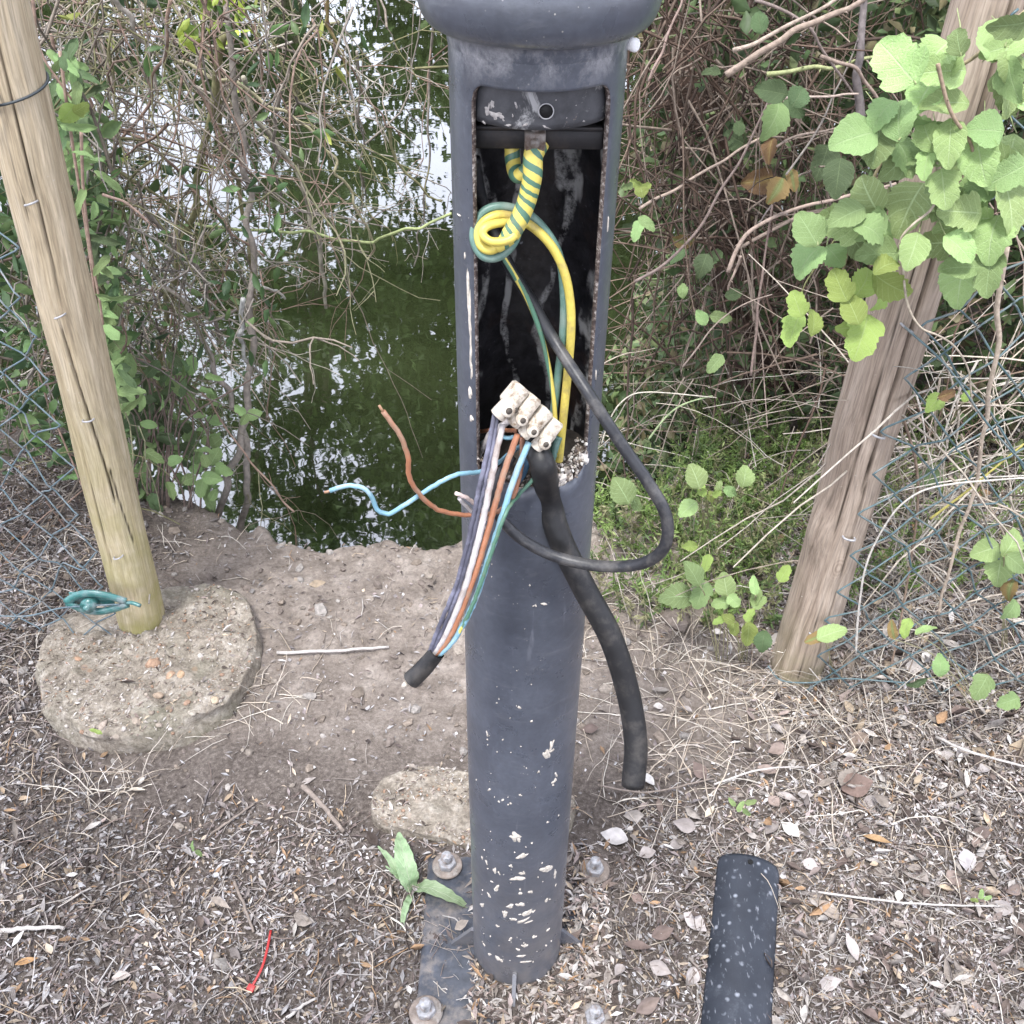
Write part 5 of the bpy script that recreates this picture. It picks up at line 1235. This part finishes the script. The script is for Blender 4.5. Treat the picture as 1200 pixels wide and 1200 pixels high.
sprig((830, 640), [(815, 558, 30, 26, 110, 'l'), (873, 558, 26, 22, 80, 'l'), (806, 596, 26, 20, 220, 'l'), (822, 570, 12, 9, 60, 'y'), (833, 582, 14, 12, 300, 'y'), (823, 577, 12, 10, 200, 'y'), (840, 578, 12, 10, 20, 'y'), (843, 570, 14, 10, 80, 'l'), (856, 576, 18, 12, 330, 'm'), (809, 640, 18, 12, 180, 'y'), (828, 660, 22, 12, 250, 'y')], 'bramble sprig with round light leaves between the black cable loop and the right post', .78)
sprig((735, 650), [(729, 575, 34, 30, 120, 'm'), (745, 590, 20, 16, 300, 'm')], 'small sprig of pale leaves just behind the lamp post', .9)
sprig((1175, 760), [(1155, 645, 34, 28, 200, 'l'), (1186, 636, 36, 26, 60, 'l'), (1171, 667, 40, 30, 260, 'l'), (1192, 660, 30, 24, 320, 'm'), (1183, 690, 26, 20, 250, 'g'), (1185, 715, 26, 22, 240, 'm')], 'bramble sprig with light leaves behind the mesh at the right edge', .55)
sprig((1140, 830), [(1150, 805, 32, 26, 240, 'm'), (1102, 780, 26, 18, 90, 'm'), (1182, 822, 26, 22, 200, 'm'), (1075, 800, 24, 14, 200, 'd'), (1085, 738, 26, 14, 20, 'l'), (1046, 738, 22, 12, 100, 'g'), (1062, 736, 24, 14, 250, 'y')], 'low bramble sprig growing under the bottom of the right mesh', .42)
sprig((975, 790), [(975, 742, 36, 22, 20, 'l'), (955, 748, 24, 14, 200, 'g')], 'pale yellowing leaves caught at the foot of the right post', .5, spread=.2)
sprig((1100, 560), [(1096, 471, 26, 20, 230, 'y'), (1110, 462, 22, 14, 20, 'o'), (1133, 464, 16, 10, 60, 'y')], 'bright leaf tuft beside the thorny cane behind the right mesh', .52)
sprig((870, 965), [(868, 945, 14, 7, 60, 'l'), (880, 940, 14, 7, 10, 'l'), (858, 940, 12, 6, 130, 'l'), (875, 952, 12, 6, 320, 'm')], 'tiny green seedling in the litter above the post cover', .02, name='seedling', stems=False)
sprig((1150, 1055), [(1150, 1048, 12, 6, 80, 'l'), (1142, 1055, 10, 5, 170, 'y'), (1158, 1052, 10, 5, 20, 'l')], 'tiny bright green seedling in the litter at the right edge', -.16, name='seedling', stems=False)
sprig((228, 1000), [(226, 992, 12, 7, 100, 'm'), (233, 1000, 10, 6, 320, 'm')], 'tiny dull green seedling in the litter at left', -.07, name='seedling', stems=False)
sprig((115, 860), [(112, 857, 16, 5, 160, 'y'), (122, 860, 12, 5, 20, 'l'), (40, 908, 16, 6, 310, 'y')], 'tiny yellow green seedlings in front of the concrete footing', .4, name='seedling', stems=False)

# weed at the post foot: long strap leaves
ML_weed = mat_leafbig('weed_leaf', (.18, .27, .14), (.27, .36, .21), (.42, .48, .34), .2)
wb = atz(484, 1045, .01); weed = thing('weed', wb, 'green weed with long wavy leaves growing left of the lamp post foot', 'weed')
def strap(root, pts, w, mat, name='leaf', z=None, n=26, fold=.35):
    P = catmull(pts, n); T, A, B = frames(P, True); V = []; C = []
    for i in range(n):
        t = i / (n - 1); ww = w * (math.sin(PI * (t ** .7) * .97 + .05) ** .7) * (1 + .05 * math.sin(i * 1.9)); side = unit(np.cross(T[i], [0, 0, 1.0]) + [1e-4, 0, 0]); up = np.cross(side, T[i])
        for u in (-1, -.5, 0, .5, 1): V.append(P[i] + side * u * ww / 2 + up * (abs(u) * fold * ww / 2 + .0015 * math.sin(i * 1.3 + u))); C.append(((u + 1) / 2, t, 0))
    mb = MB(); mb.add(np.array(V), np.array([(i * 5 + j, i * 5 + j + 1, (i + 1) * 5 + j + 1, (i + 1) * 5 + j) for i in range(n - 1) for j in range(4)]), np.array(C)); return mb.build(name, mat, root)
strap(weed, [wb, atz(478, 1025, .05), atz(472, 1000, .07), atz(467, 976, .06)], .034, ML_weed)
strap(weed, [wb, atz(500, 1040, .045), atz(525, 1050, .05), atz(551, 1064, .03)], .026, ML_weed)
strap(weed, [wb, atz(466, 1022, .05), atz(455, 1005, .06), atz(443, 992, .05)], .014, ML_weed)
strap(weed, [wb, atz(476, 1062, .03), atz(472, 1080, .02), atz(473, 1095, .012)], .012, ML_weed)
strap(weed, [wb, atz(470, 1030, .04), atz(452, 1015, .03)], .010, ML_weed)

# ================================================================== LEFT SHRUB (bare twigs over the water)
shrub = thing('bare_shrub', at(262, 640, 1.1), 'straggly shrub of bare arching twigs leaning over the pond at upper left', 'shrub')
M_tw = attrmat('twig_bark', .85, .2, 90, .35)
def branch(root, pts, Y0, r0, r1, c, Y1=None, sides=7):
    Y1 = Y0 if Y1 is None else Y1; n = len(pts); P = [at(a, b, Y0 + (Y1 - Y0) * i / max(1, n - 1)) for i, (a, b) in enumerate(pts)]
    P = catmull(P, 3 * n); P[1:-1] += rng.normal(0, .005, P[1:-1].shape); P = catmull(P, 12 * n); mb = MB(); tube(mb, P, np.linspace(r0, r1, len(P)), sides, c); mb.build('branch', M_tw, root); return P
gw = (.26, .23, .20); ol_ = (.20, .19, .10); rd = (.27, .19, .15); pl = (.42, .38, .33)
MAIN = [([(246, 634), (272, 545), (284, 503), (292, 446), (295, 338), (290, 240), (275, 120), (262, -20)], 1.25, .010, .006, gw), ([(278, 634), (290, 568), (288, 522), (284, 492)], 1.25, .010, .008, gw),
        ([(272, 480), (246, 411), (215, 357), (161, 300), (110, 240), (60, 150)], 1.3, .007, .004, gw), ([(254, 100), (254, 137), (277, 217), (290, 283), (296, 350), (296, 440)], 1.5, .006, .004, ol_),
        ([(262, 40), (250, 104), (237, 196), (208, 317), (190, 400), (180, 520)], 1.4, .009, .006, ol_), ([(204, 71), (267, 94), (317, 121), (362, 150), (396, 200), (425, 254), (435, 287), (429, 306)], 1.5, .0045, .003, (.34, .31, .2)),
        ([(529, 250), (467, 273), (421, 283), (375, 275), (279, 267), (230, 262)], 1.45, .0035, .004, (.26, .30, .14)), ([(418, 60), (421, 125), (421, 190), (423, 250)], 1.7, .0035, .002, gw), ([(506, 0), (502, 75), (502, 167), (496, 250), (485, 312)], 1.75, .0035, .002, gw),
        ([(285, 90), (300, 137), (342, 192), (367, 258), (379, 317), (382, 361)], 1.6, .006, .005, (.3, .28, .22)), ([(392, -20), (380, 20), (400, 60), (410, 90)], 1.6, .004, .003, (.38, .3, .14)), ([(120, -10), (157, 30), (170, 60), (185, 110)], 1.25, .006, .004, pl),
        ([(165, 240), (220, 300), (243, 345), (258, 400)], 1.35, .006, .005, gw), ([(330, 100), (320, 170), (330, 230)], 1.55, .005, .003, gw), ([(60, 40), (110, 130), (190, 180), (260, 260), (310, 300)], 1.35, .004, .003, rd), ([(345, 600), (310, 560), (280, 520), (235, 460), (160, 420)], 1.15, .0025, .002, rd),
        ([(200, 0), (186, 90), (150, 160), (120, 190)], 1.3, .004, .003, rd), ([(60, 345), (130, 350), (220, 360), (295, 345)], 1.4, .003, .002, ol_), ([(380, 0), (390, 45), (415, 90), (450, 140), (470, 160)], 1.65, .003, .002, rd), ([(285, 350), (285, 395), (283, 385), (290, 425)], 1.3, .006, .005, (.5, .5, .48)), ([(296, 330), (315, 338), (334, 350)], 1.3, .0035, .003, (.48, .46, .42))]
TP = []
for pts, Yb_, r0, r1, c in MAIN: TP.append(branch(shrub, pts, Yb_, r0, r1, c, Yb_ + .15))
tg = MB(); TC = [np.array(c) * .78 for c in (gw, ol_, rd, pl, (.19, .16, .13), (.33, .28, .23), (.27, .26, .16))]
TWB = {}
def flush(mb):
    L_ = TWB.pop(id(mb), [])
    if L_: tubes(mb, np.array([q[0] for q in L_]), np.array([q[1] for q in L_]), 4, np.array([q[2] for q in L_]))
def rtwig(mb, p0, d, L, r, c, depth=0, droop=.25, wig=.22):
    n = 7; P = [p0]; d = unit(d)
    for k in range(n - 1):
        d = unit(d + rng.normal(0, wig, 3) + [0, 0, -droop * .3]); P.append(P[-1] + d * L / (n - 1))
    P = np.array(P); TWB.setdefault(id(mb), []).append((P, np.linspace(r, r * .5, n), np.asarray(c, float)))
    if depth > 0:
        for q in range(rng.integers(1, 4)):
            i = rng.integers(1, n - 1); dd = unit(d + rng.normal(0, .75, 3)); rtwig(mb, P[i], dd, L * rng.uniform(.3, .6), r * .6, c, depth - 1, droop)
for k in range(600):
    u = rng.beta(1.2, 2.7); px = 20 + u * 500; py = rng.uniform(-160, 470) * (1 - .35 * u) ; Yk = rng.uniform(1.05, 2.2)
    if py > 300 and px > 330: continue
    d = RT * rng.normal(0, .55) + np.array([0, rng.normal(0, .35), -rng.uniform(-.4, 1.1)])
    rtwig(tg, at(px, py, Yk), d, rng.uniform(.12, .5), rng.uniform(.0011, .0036), TC[rng.integers(len(TC))] * rng.uniform(.8, 1.15), 1)
for P in TP:
    for k in range(6):
        i = rng.integers(2, len(P) - 1); rtwig(tg, P[i], RT * rng.normal(0, 1) + UP * rng.normal(0, .6) + FW * rng.normal(0, .4), rng.uniform(.08, .35), .0016, TC[rng.integers(len(TC))], 1)
flush(tg); tg.build('twigs', M_tw, shrub, kind='stuff')
# scattered leaves on the shrub and low leafy shoots on the bank edge
M_lf = attrmat('shrub_leaf', .55, .4, 80, .25, trans=.25)
def leafcloud(mb, N, fn, L0, L1, wr, cols_, tm=LEAF3, tilt=None, align=.0):
    P = fn(N); N = len(P); L = rng.uniform(L0, L1, N); R = full_rot(N) if tilt is None else rand_rot(N, tilt)
    c = np.array(cols_)[rng.integers(0, len(cols_), N)] * rng.uniform(.7, 1.25, (N, 1))
    scatter(mb, tm[0], tm[1], P, R, np.stack([L * wr * rng.uniform(.8, 1.2, N), L, L], -1), c)
def px_vol(x0, x1, y0, y1, Ya, Yb2):
    def f(N):
        out = []
        for _ in range(N): out.append(at(rng.uniform(x0, x1), rng.uniform(y0, y1), rng.uniform(Ya, Yb2)))
        return np.array(out)
    return f
GR = [(.07, .13, .05), (.10, .18, .06), (.055, .10, .045), (.13, .20, .075)]
mb = MB()
leafcloud(mb, 110, px_vol(60, 420, -60, 200, 1.1, 2.1), .025, .05, .45, GR + [(.25, .28, .06)]); leafcloud(mb, 60, px_vol(190, 290, -10, 60, 1.2, 1.6), .02, .04, .5, [(.30, .38, .06), (.2, .3, .06)]); leafcloud(mb, 130, px_vol(80, 330, 200, 450, 1.1, 1.5), .03, .05, .4, GR)
mb.build('foliage', M_lf, shrub, kind='stuff')
# leafy climber just right of the left post
clim = thing('leafy_climber', at(120, 560, 1.0), 'climbing plant with narrow dark green leaves beside the left wooden post', 'climber')
for k in range(150):
    t = rng.uniform(0, 1); py = 60 + t * 420; cx = 62 + .165 * py + rng.normal(0, 15); put_leaf(clim, cx, py, rng.uniform(20, 44), rng.uniform(8, 14), rng.uniform(0, 360) if k % 2 else rng.normal(270, 50), .86 + rng.uniform(0, .3), 'm' if k % 3 else 'd', .6, 3)
for px, py, s, wd, tip in [(80, 133, 24, 22, 230), (95, 127, 20, 17, 30), (76, 137, 16, 14, 150)]: put_leaf(clim, px, py, s, wd, tip, .80, 'y', .2)
for q in ([(35, -20), (48, 60), (85, 118)], [(70, 60), (90, 200), (110, 330), (130, 520), (140, 600)], [(95, 150), (100, 260), (125, 420), (120, 590)], [(120, 228), (150, 240), (175, 262)]):
    cane(clim, [at(a, b, .9) for a, b in q], .003, (.34, .24, .19), 'stem')
low = thing('leafy_shoots', at(200, 620, 1.12), 'clump of broad green leaves on thin stems at the water edge behind the left post', 'shrub')
for (px, py, s, wd, tip) in [(252, 535, 22, 18, 60), (262, 550, 22, 16, 330), (248, 560, 24, 15, 350), (236, 572, 22, 16, 260), (221, 562, 18, 14, 200), (229, 550, 16, 12, 170), (240, 540, 16, 12, 110), (167, 554, 24, 20, 260), (180, 535, 26, 14, 330), (298, 486, 18, 14, 20), (281, 480, 16, 12, 150), (286, 492, 14, 10, 240), (176, 515, 22, 16, 120), (195, 520, 18, 14, 60), (205, 540, 18, 14, 20), (160, 580, 20, 14, 200), (200, 575, 22, 12, 290), (247, 590, 16, 12, 300), (250, 580, 16, 10, 60), (150, 530, 22, 18, 100)]:
    put_leaf(low, px, py, s, wd, tip, 1.14 + rng.uniform(-.05, .1), 'm', .3, int(rng.integers(2)))
for k in range(215): put_leaf(low, rng.uniform(125, 225) + (30 if k % 3 == 0 else 0), rng.uniform(420, 610), rng.uniform(14, 26), rng.uniform(8, 15), rng.uniform(0, 360), 1.2 + rng.uniform(-.05, .25), 'd' if k % 3 else 'm', .6, int(rng.integers(2)))
for k in range(18):
    x0 = rng.uniform(150, 235); cane(low, [at(x0, 635, 1.15), at(x0 + rng.normal(0, 8), 580, 1.18), at(x0 + rng.normal(0, 18), 500, 1.2), at(x0 + rng.normal(0, 25), 440, 1.22)], .003, (.16, .12, .10), 'stem', sides=5)
# undergrowth behind the left mesh
und = thing('undergrowth', at(30, 600, 1.1), 'dark leafy undergrowth behind the left chain link mesh', 'undergrowth')
mb = MB(); leafcloud(mb, 900, px_vol(-60, 140, 130, 560, .95, 1.6), .03, .06, .5, GR); mb.build('foliage', M_lf, und, kind='stuff')
mb = MB()
for k in range(260): rtwig(mb, at(rng.uniform(-80, 150), rng.uniform(150, 590), rng.uniform(.95, 1.7)), rng.normal(0, 1, 3) * [1, .4, 1], rng.uniform(.1, .4), rng.uniform(.001, .004), TC[rng.integers(len(TC))] * .8, 1)
flush(mb); mb.build('stems', M_tw, und, kind='stuff')

# ================================================================== RIGHT HEDGE
DK = [(.07, .115, .045), (.095, .15, .06), (.13, .19, .075), (.06, .09, .04), (.16, .20, .085), (.17, .15, .08)]
hed = thing('hedge', at(950, 420, 1.7) * [1, 1, 0], 'dense shaded hedge of small leaves and dead stems behind the right post', 'hedge')
mb = MB()
def hedge_vol(N):
    x = rng.uniform(.22, 3.0, N); y = rng.uniform(1.0, 3.3, N); z = rng.uniform(-.6, 2.1, N)
    left = .16 + .24 * (y - 1.0) + .16 * np.sin(z * 5) ; k = (x > left) & ((y - 1.15) > .30 * (1.1 - z) * (z < 1.1) - .25 * (x - .5) ) & (vn(x * 5 + y * 3, z * 5 + y, 55) > .30); return np.stack([x, y, z], -1)[k]
leafcloud(mb, 120000, hedge_vol, .024, .052, .6, DK, LEAF2); mb.build('foliage', M_lf, hed, kind='stuff')
mb = MB(); BT = [np.array(c) for c in ((.16, .11, .085), (.22, .16, .125), (.30, .24, .2), (.10, .07, .055), (.25, .21, .18))]
Pv = hedge_vol(7500)
for p in Pv:
    rtwig(mb, p - [0, .06, 0], [rng.normal(0, .7), rng.normal(0, .3), rng.normal(-.1, 1.0)], rng.uniform(.12, .6), rng.uniform(.0008, .003), BT[rng.integers(len(BT))], 0, .2, .15)
for k in range(700):
    px, py = rng.normal(850, 75), rng.uniform(-60, 430); px += .22 * (py - 200)
    if px < 735: continue
    p = at(px, py, rng.uniform(1.12, 1.6))
    rtwig(mb, p, [rng.normal(.1, .6), rng.normal(0, .2), rng.normal(0, 1.0)], rng.uniform(.12, .5), rng.uniform(.0010, .0034), np.array([(.10, .068, .052), (.15, .11, .085), (.07, .05, .04), (.26, .21, .17)][k % 4]), 0, .2, .14)
flush(mb); mb.build('dead_stems', M_tw, hed, kind='stuff')
# old trunk leaning inside the hedge
M_trk = simple('dark_bark', (.06, .04, .032), .95, .5, 30, .012, .1)
P = catmull([at(735, -60, 2.0), at(790, 60, 1.95), at(830, 190, 1.9), at(870, 330, 1.85), at(905, 470, 1.7)], 40); mb = MB(); tube(mb, P, .080 + .012 * np.sin(np.arange(40) * .7), 22, (1, 1, 1), exact=True)
v = mb.V[0]; mb.V[0] = v + .02 * (vn(v[:, 0] * 40 + v[:, 1] * 30, v[:, 2] * 9, 3)[:, None] - .5)
mb.build('leaning_trunk', M_trk, label='dark brown leaning trunk deep in the hedge right of the lamp post', cat='tree trunk')

# ================================================================== LOW WEEDS AND DRY GRASS ON THE RIGHT
wd_ = MB(); GW = [(.17, .26, .07), (.23, .33, .10), (.13, .20, .07), (.26, .31, .12), (.28, .27, .15)]
def plume(mb, p, h, c):
    n = 8; d = unit([rng.normal(0, .3), rng.normal(0, .3) - .1, 1]); P = [p]
    for k in range(n): d = unit(d + rng.normal(0, .12, 3)); P.append(P[-1] + d * h / n)
    P = np.array(P); tube(mb, P, np.linspace(.0014, .0006, n + 1), 4, c, cap=False)
    m = 26; t = rng.uniform(.15, 1, m) * n; i = np.minimum(t.astype(int), n - 1); Q = P[i] + (P[i + 1] - P[i]) * (t - i)[:, None]
    L = rng.uniform(.010, .024, m) * (1.2 - t / n * .5); scatter(mb, LEAF2[0], LEAF2[1], Q, full_rot(m), np.stack([L * .28, L, L * .5], -1), np.tile(np.array(c) * 1.0, (m, 1)) * rng.uniform(.8, 1.3, (m, 1)))
for k in range(760):
    px, py = rng.uniform(695, 940), rng.uniform(500, 740)
    if px > 905 and py > 640: continue
    if rng.uniform() < (py - 500) / 300 * .7: continue
    p = onground(px, py) 
    plume(wd_, p, rng.uniform(.05, .17), np.array(GW[rng.integers(len(GW))]) * rng.uniform(.8, 1.15))
for k in range(420):
    x = rng.uniform(.2, 1.3); y = rng.uniform(.8, 1.6); 
    if y > edge_y(np.array([x]))[0] - .02: continue
    plume(wd_, np.array([x, y, H1(x, y)]), rng.uniform(.08, .25), np.array(GW[rng.integers(len(GW))]) * rng.uniform(.7, 1.0))
wd_.build('green_weeds', M_lf, kind='stuff', label='feathery light green weeds growing between the lamp post and the right post')
dg = MB(); DC = [np.array(c) for c in ((.58, .51, .42), (.48, .41, .33), (.66, .61, .53), (.36, .30, .24), (.54, .48, .41))]
def blades(mb, P0, L, az, lift, c, r, droop):
    N = len(P0); n = 9; d = np.stack([np.cos(az) * np.cos(lift), np.sin(az) * np.cos(lift), np.sin(lift)], -1); P = [P0]
    for k in range(n - 1):
        d = d + np.stack([rng.normal(0, .12, N), rng.normal(0, .12, N), -droop / n + rng.normal(0, .06, N)], -1); d /= np.linalg.norm(d, axis=1)[:, None]
        q = P[-1] + d * (L / n)[:, None]; g_ = H(q[:, 0], q[:, 1]) + .003; low_ = q[:, 2] < g_
        q[:, 2] = np.where(low_, g_, q[:, 2]); d[:, 2] = np.where(low_, np.abs(d[:, 2]) * .1, d[:, 2]); P.append(q)
    P = np.stack(P, 1); ok = P[:, :, 1].max(1) < edge_y(P[:, -1, 0]) + .05
    tubes(mb, P[ok], (r[:, None] * np.linspace(1, .35, n)[None])[ok], 4, c[ok])
def dcol(N, lo=.75, hi=1.1): return np.array(DC)[rng.integers(0, len(DC), N)] * rng.uniform(lo, hi, (N, 1))
def tuft(px, py, n, L, sx, r=.0013):
    n = int(n * .42); c0 = onground(px, py); s = sx * np.dot(c0 - CAM, FW) / 1200
    x = c0[0] + rng.normal(0, s, n); y = c0[1] + rng.normal(0, s * .8, n)
    blades(dg, np.stack([x, y, H(x, y)], -1), L * rng.uniform(.4, 1.2, n), rng.uniform(0, 2 * PI, n), rng.uniform(.1, 1.3, n), dcol(n), r * rng.uniform(.6, 1.4, n), rng.uniform(.8, 2.4, n))
for a in [(850, 800, 110, .22, 40), (800, 850, 60, .2, 40), (900, 850, 90, .22, 45), (960, 830, 70, .2, 35), (760, 780, 70, .2, 35), (730, 700, 70, .2, 30), (820, 720, 90, .22, 50), (1040, 820, 70, .2, 45), (1130, 850, 70, .2, 50), (1000, 900, 60, .18, 60), (1100, 930, 50, .18, 60), (780, 900, 50, .16, 40), (870, 930, 50, .16, 50), (760, 640, 60, .2, 30), (850, 620, 80, .25, 50),
          (1100, 740, 90, .22, 60), (1040, 700, 70, .22, 40), (1150, 660, 80, .25, 50), (1060, 640, 70, .28, 40), (1180, 780, 60, .2, 40), (270, 830, 60, .13, 28), (320, 810, 46, .12, 24), (215, 855, 30, .12, 25), (110, 930, 60, .11, 26), (150, 915, 50, .10, 22), (40, 770, 30, .16, 30), (60, 700, 30, .14, 40), (30, 820, 30, .15, 30), (90, 650, 36, .14, 40), (230, 640, 26, .1, 30), (380, 700, 12, .08, 60), (470, 1080, 24, .08, 14), (60, 900, 20, .12, 30)]: tuft(*a)
n = 420; x = rng.uniform(.1, 1.3, n); y = rng.uniform(-.7, .9, n)
blades(dg, np.stack([x, y, H(x, y)], -1), rng.uniform(.05, .2, n), rng.uniform(0, 2 * PI, n), rng.uniform(0, .6, n), dcol(n), np.full(n, .0011), np.full(n, 1.4))
dg.build('dry_grass', M_lit, kind='stuff', label='pale dry grass stems and stalks tangled over the ground')
# tall stems and green blades crossing behind the right mesh
mb = MB()
for k in range(220):
    px, py = rng.uniform(1000, 1240), rng.uniform(420, 760); rtwig(mb, at(px, py, rng.uniform(.62, 1.1)), [rng.normal(0, .8), rng.normal(0, .3), rng.normal(0, .8)], rng.uniform(.15, .5), rng.uniform(.001, .0028), DC[rng.integers(len(DC))] * rng.uniform(.5, 1), 0, .2, .12)
for k in range(60):
    px, py = rng.uniform(700, 960), rng.uniform(430, 620); rtwig(mb, at(px, py, rng.uniform(1.0, 1.35)), [rng.normal(0, .9), rng.normal(0, .3), rng.normal(0, .5)], rng.uniform(.1, .35), rng.uniform(.0008, .0018), DC[rng.integers(len(DC))] * rng.uniform(.5, .95), 0, .4, .12)
flush(mb); mb.build('dry_stems', M_lit, kind='stuff', label='dry brown stems standing in a tangle behind the right mesh and post')
gl = thing('arching_stem', onground(1000, 770), 'long pale grass stem arching over the right mesh from beside the post', 'stem')
cane(gl, fpts([(1003, 765, .5), (1008, 700, .5), (1020, 650, .5), (1058, 590, .49), (1110, 568, .48), (1200, 560, .47)]), .0022, (.5, .47, .42), 'stem_blade'); gl2 = thing('arching_stem', onground(1050, 700), 'yellow grass blade slanting behind the right mesh', 'stem'); cane(gl2, fpts([(1090, 608, .6), (1140, 570, .6), (1200, 520, .6)]), .0025, (.45, .40, .12), 'stem_blade')
ga = thing('arching_stem', onground(735, 640), 'pale drooping grass arching right of the post behind the black cable', 'stem')
cane(ga, fpts([(705, 520, .95), (722, 478, .95), (750, 460, .95), (800, 462, .95), (840, 466, .95)]), .0018, (.5, .46, .38), 'stem_blade'); cane(ga, fpts([(760, 515, .95), (790, 480, .95), (835, 464, .95)]), .0025, (.3, .37, .2), 'stem_blade')

# ================================================================== TREES ROUND THE POND (what the water mirrors) AND ADDED SHADE TREES
M_tl = attrmat('tree_leaf', .6, .3, 20, .2, trans=.3); M_tb = simple('tree_bark', (.12, .10, .08), .9, .4, 14, .01, .2)
TG = [(.06, .10, .03), (.08, .13, .04), (.10, .155, .05), (.045, .075, .025)]
def tree(x, y, h, spread, n_clump, leaf, label, seed, lo=.25, per=230):
    rs = np.random.default_rng(seed); zb = H1(x, y) if abs(y) < 60 else 0
    rt = thing('pond_tree', (x, y, zb), label, 'tree', 'trees round the pond')
    mb = MB(); tube(mb, catmull([(x, y, zb - .3), (x + .1, y, zb + h * .3), (x - .1, y + .1, zb + h * .62)], 16), np.linspace(h * .022, h * .010, 16), 12)
    C = []
    for k in range(n_clump):
        a = rs.uniform(0, 2 * PI); e = rs.uniform(-.6, 1); rr = rs.uniform(.35, 1) ** .6
        C.append((x + math.cos(a) * spread * rr * math.sqrt(max(.05, 1 - e * e * .7)), y + math.sin(a) * spread * rr * .9, zb + h * (lo + (1 - lo) * .5) + e * rr * h * (1 - lo) * .5))
    for c in C[::3]:
        b = np.array([x, y, zb + h * rs.uniform(.25, .6)]); tube(mb, catmull([b, (b + c) / 2 + rs.normal(0, .15, 3), c], 8), np.linspace(h * .006, .012, 8), 6)
    mb.build('trunk', M_tb, rt)
    mb = MB(); C = np.array(C); N = n_clump * per; k = rs.integers(0, n_clump, N); P = C[k] + rs.normal(0, 1, (N, 3)) * (spread * rs.uniform(.10, .22, n_clump))[k][:, None] * [1, 1, .7]
    L = rs.uniform(leaf * .6, leaf * 1.3, N); c = np.array(TG)[rs.integers(0, 4, N)] * rs.uniform(.75, 1.25, (N, 1)); scatter(mb, LEAF2[0], LEAF2[1], P, full_rot(N), np.stack([L * .45, L, L], -1), c)
    mb.build('crown', M_tl, rt, kind='stuff')
tree(-3.6, 16.0, 12.5, 2.9, 56, .20, 'broad tree on the far bank, leftmost of those opposite the gap', 1, .02, 330)
tree(.2, 15.5, 13.5, 3.2, 60, .20, 'tall tree on the far bank straight behind the lamp post', 2, .02, 330)
tree(3.6, 15.0, 12.8, 3.2, 56, .20, 'tall tree on the far bank right of the one behind the lamp post', 3, .02, 330)
tree(6.8, 14.5, 12.0, 3.2, 60, .22, 'tall tree on the far bank at the right', 4, .05, 260)
tree(-8.6, 15.0, 11.0, 3.2, 44, .22, 'tree far left on the opposite bank', 5, .05, 260)
for k, (bx_, by_, bh) in enumerate([(-8.6, 13.9, 4.2), (-5.4, 14.2, 3.4), (-3.0, 13.8, 4.6), (-.7, 14.1, 3.6), (1.7, 13.9, 4.8), (4.2, 14.0, 4.0), (6.9, 13.6, 4.6)]):
    tree(bx_, by_, bh, 1.55, 26, .16, ['low willow bush on the far bank, first from the left', 'low willow bush on the far bank, second from the left', 'low willow bush on the far bank, third from the left', 'low willow bush on the far bank, fourth from the left', 'low willow bush on the far bank, third from the right', 'low willow bush on the far bank, second from the right', 'low willow bush on the far bank, last on the right'][k], 20 + k, -.1, 190)
tree(4.2, 4.8, 8.0, 3.0, 60, .13, 'tree on the near bank reaching over the water at the right', 6, .35)
tree(-4.6, 4.2, 8.5, 2.6, 40, .13, 'tree on the near bank reaching over the water at the left', 7, .4)
tree(-3.2, -2.8, 7.5, 3.0, 50, .20, 'unseen leafy tree added behind the viewer to the left to shade the ground', 8, .4, 120)  # this and the next two trees are added out of view to dim the ground
tree(3.4, -2.4, 8.0, 3.2, 50, .20, 'unseen leafy tree added behind the viewer to the right to shade the ground', 9, .4, 120)
tree(0.2, -6.0, 9.0, 3.6, 50, .24, 'unseen leafy tree added further behind the viewer to shade the ground', 10, .3, 120)
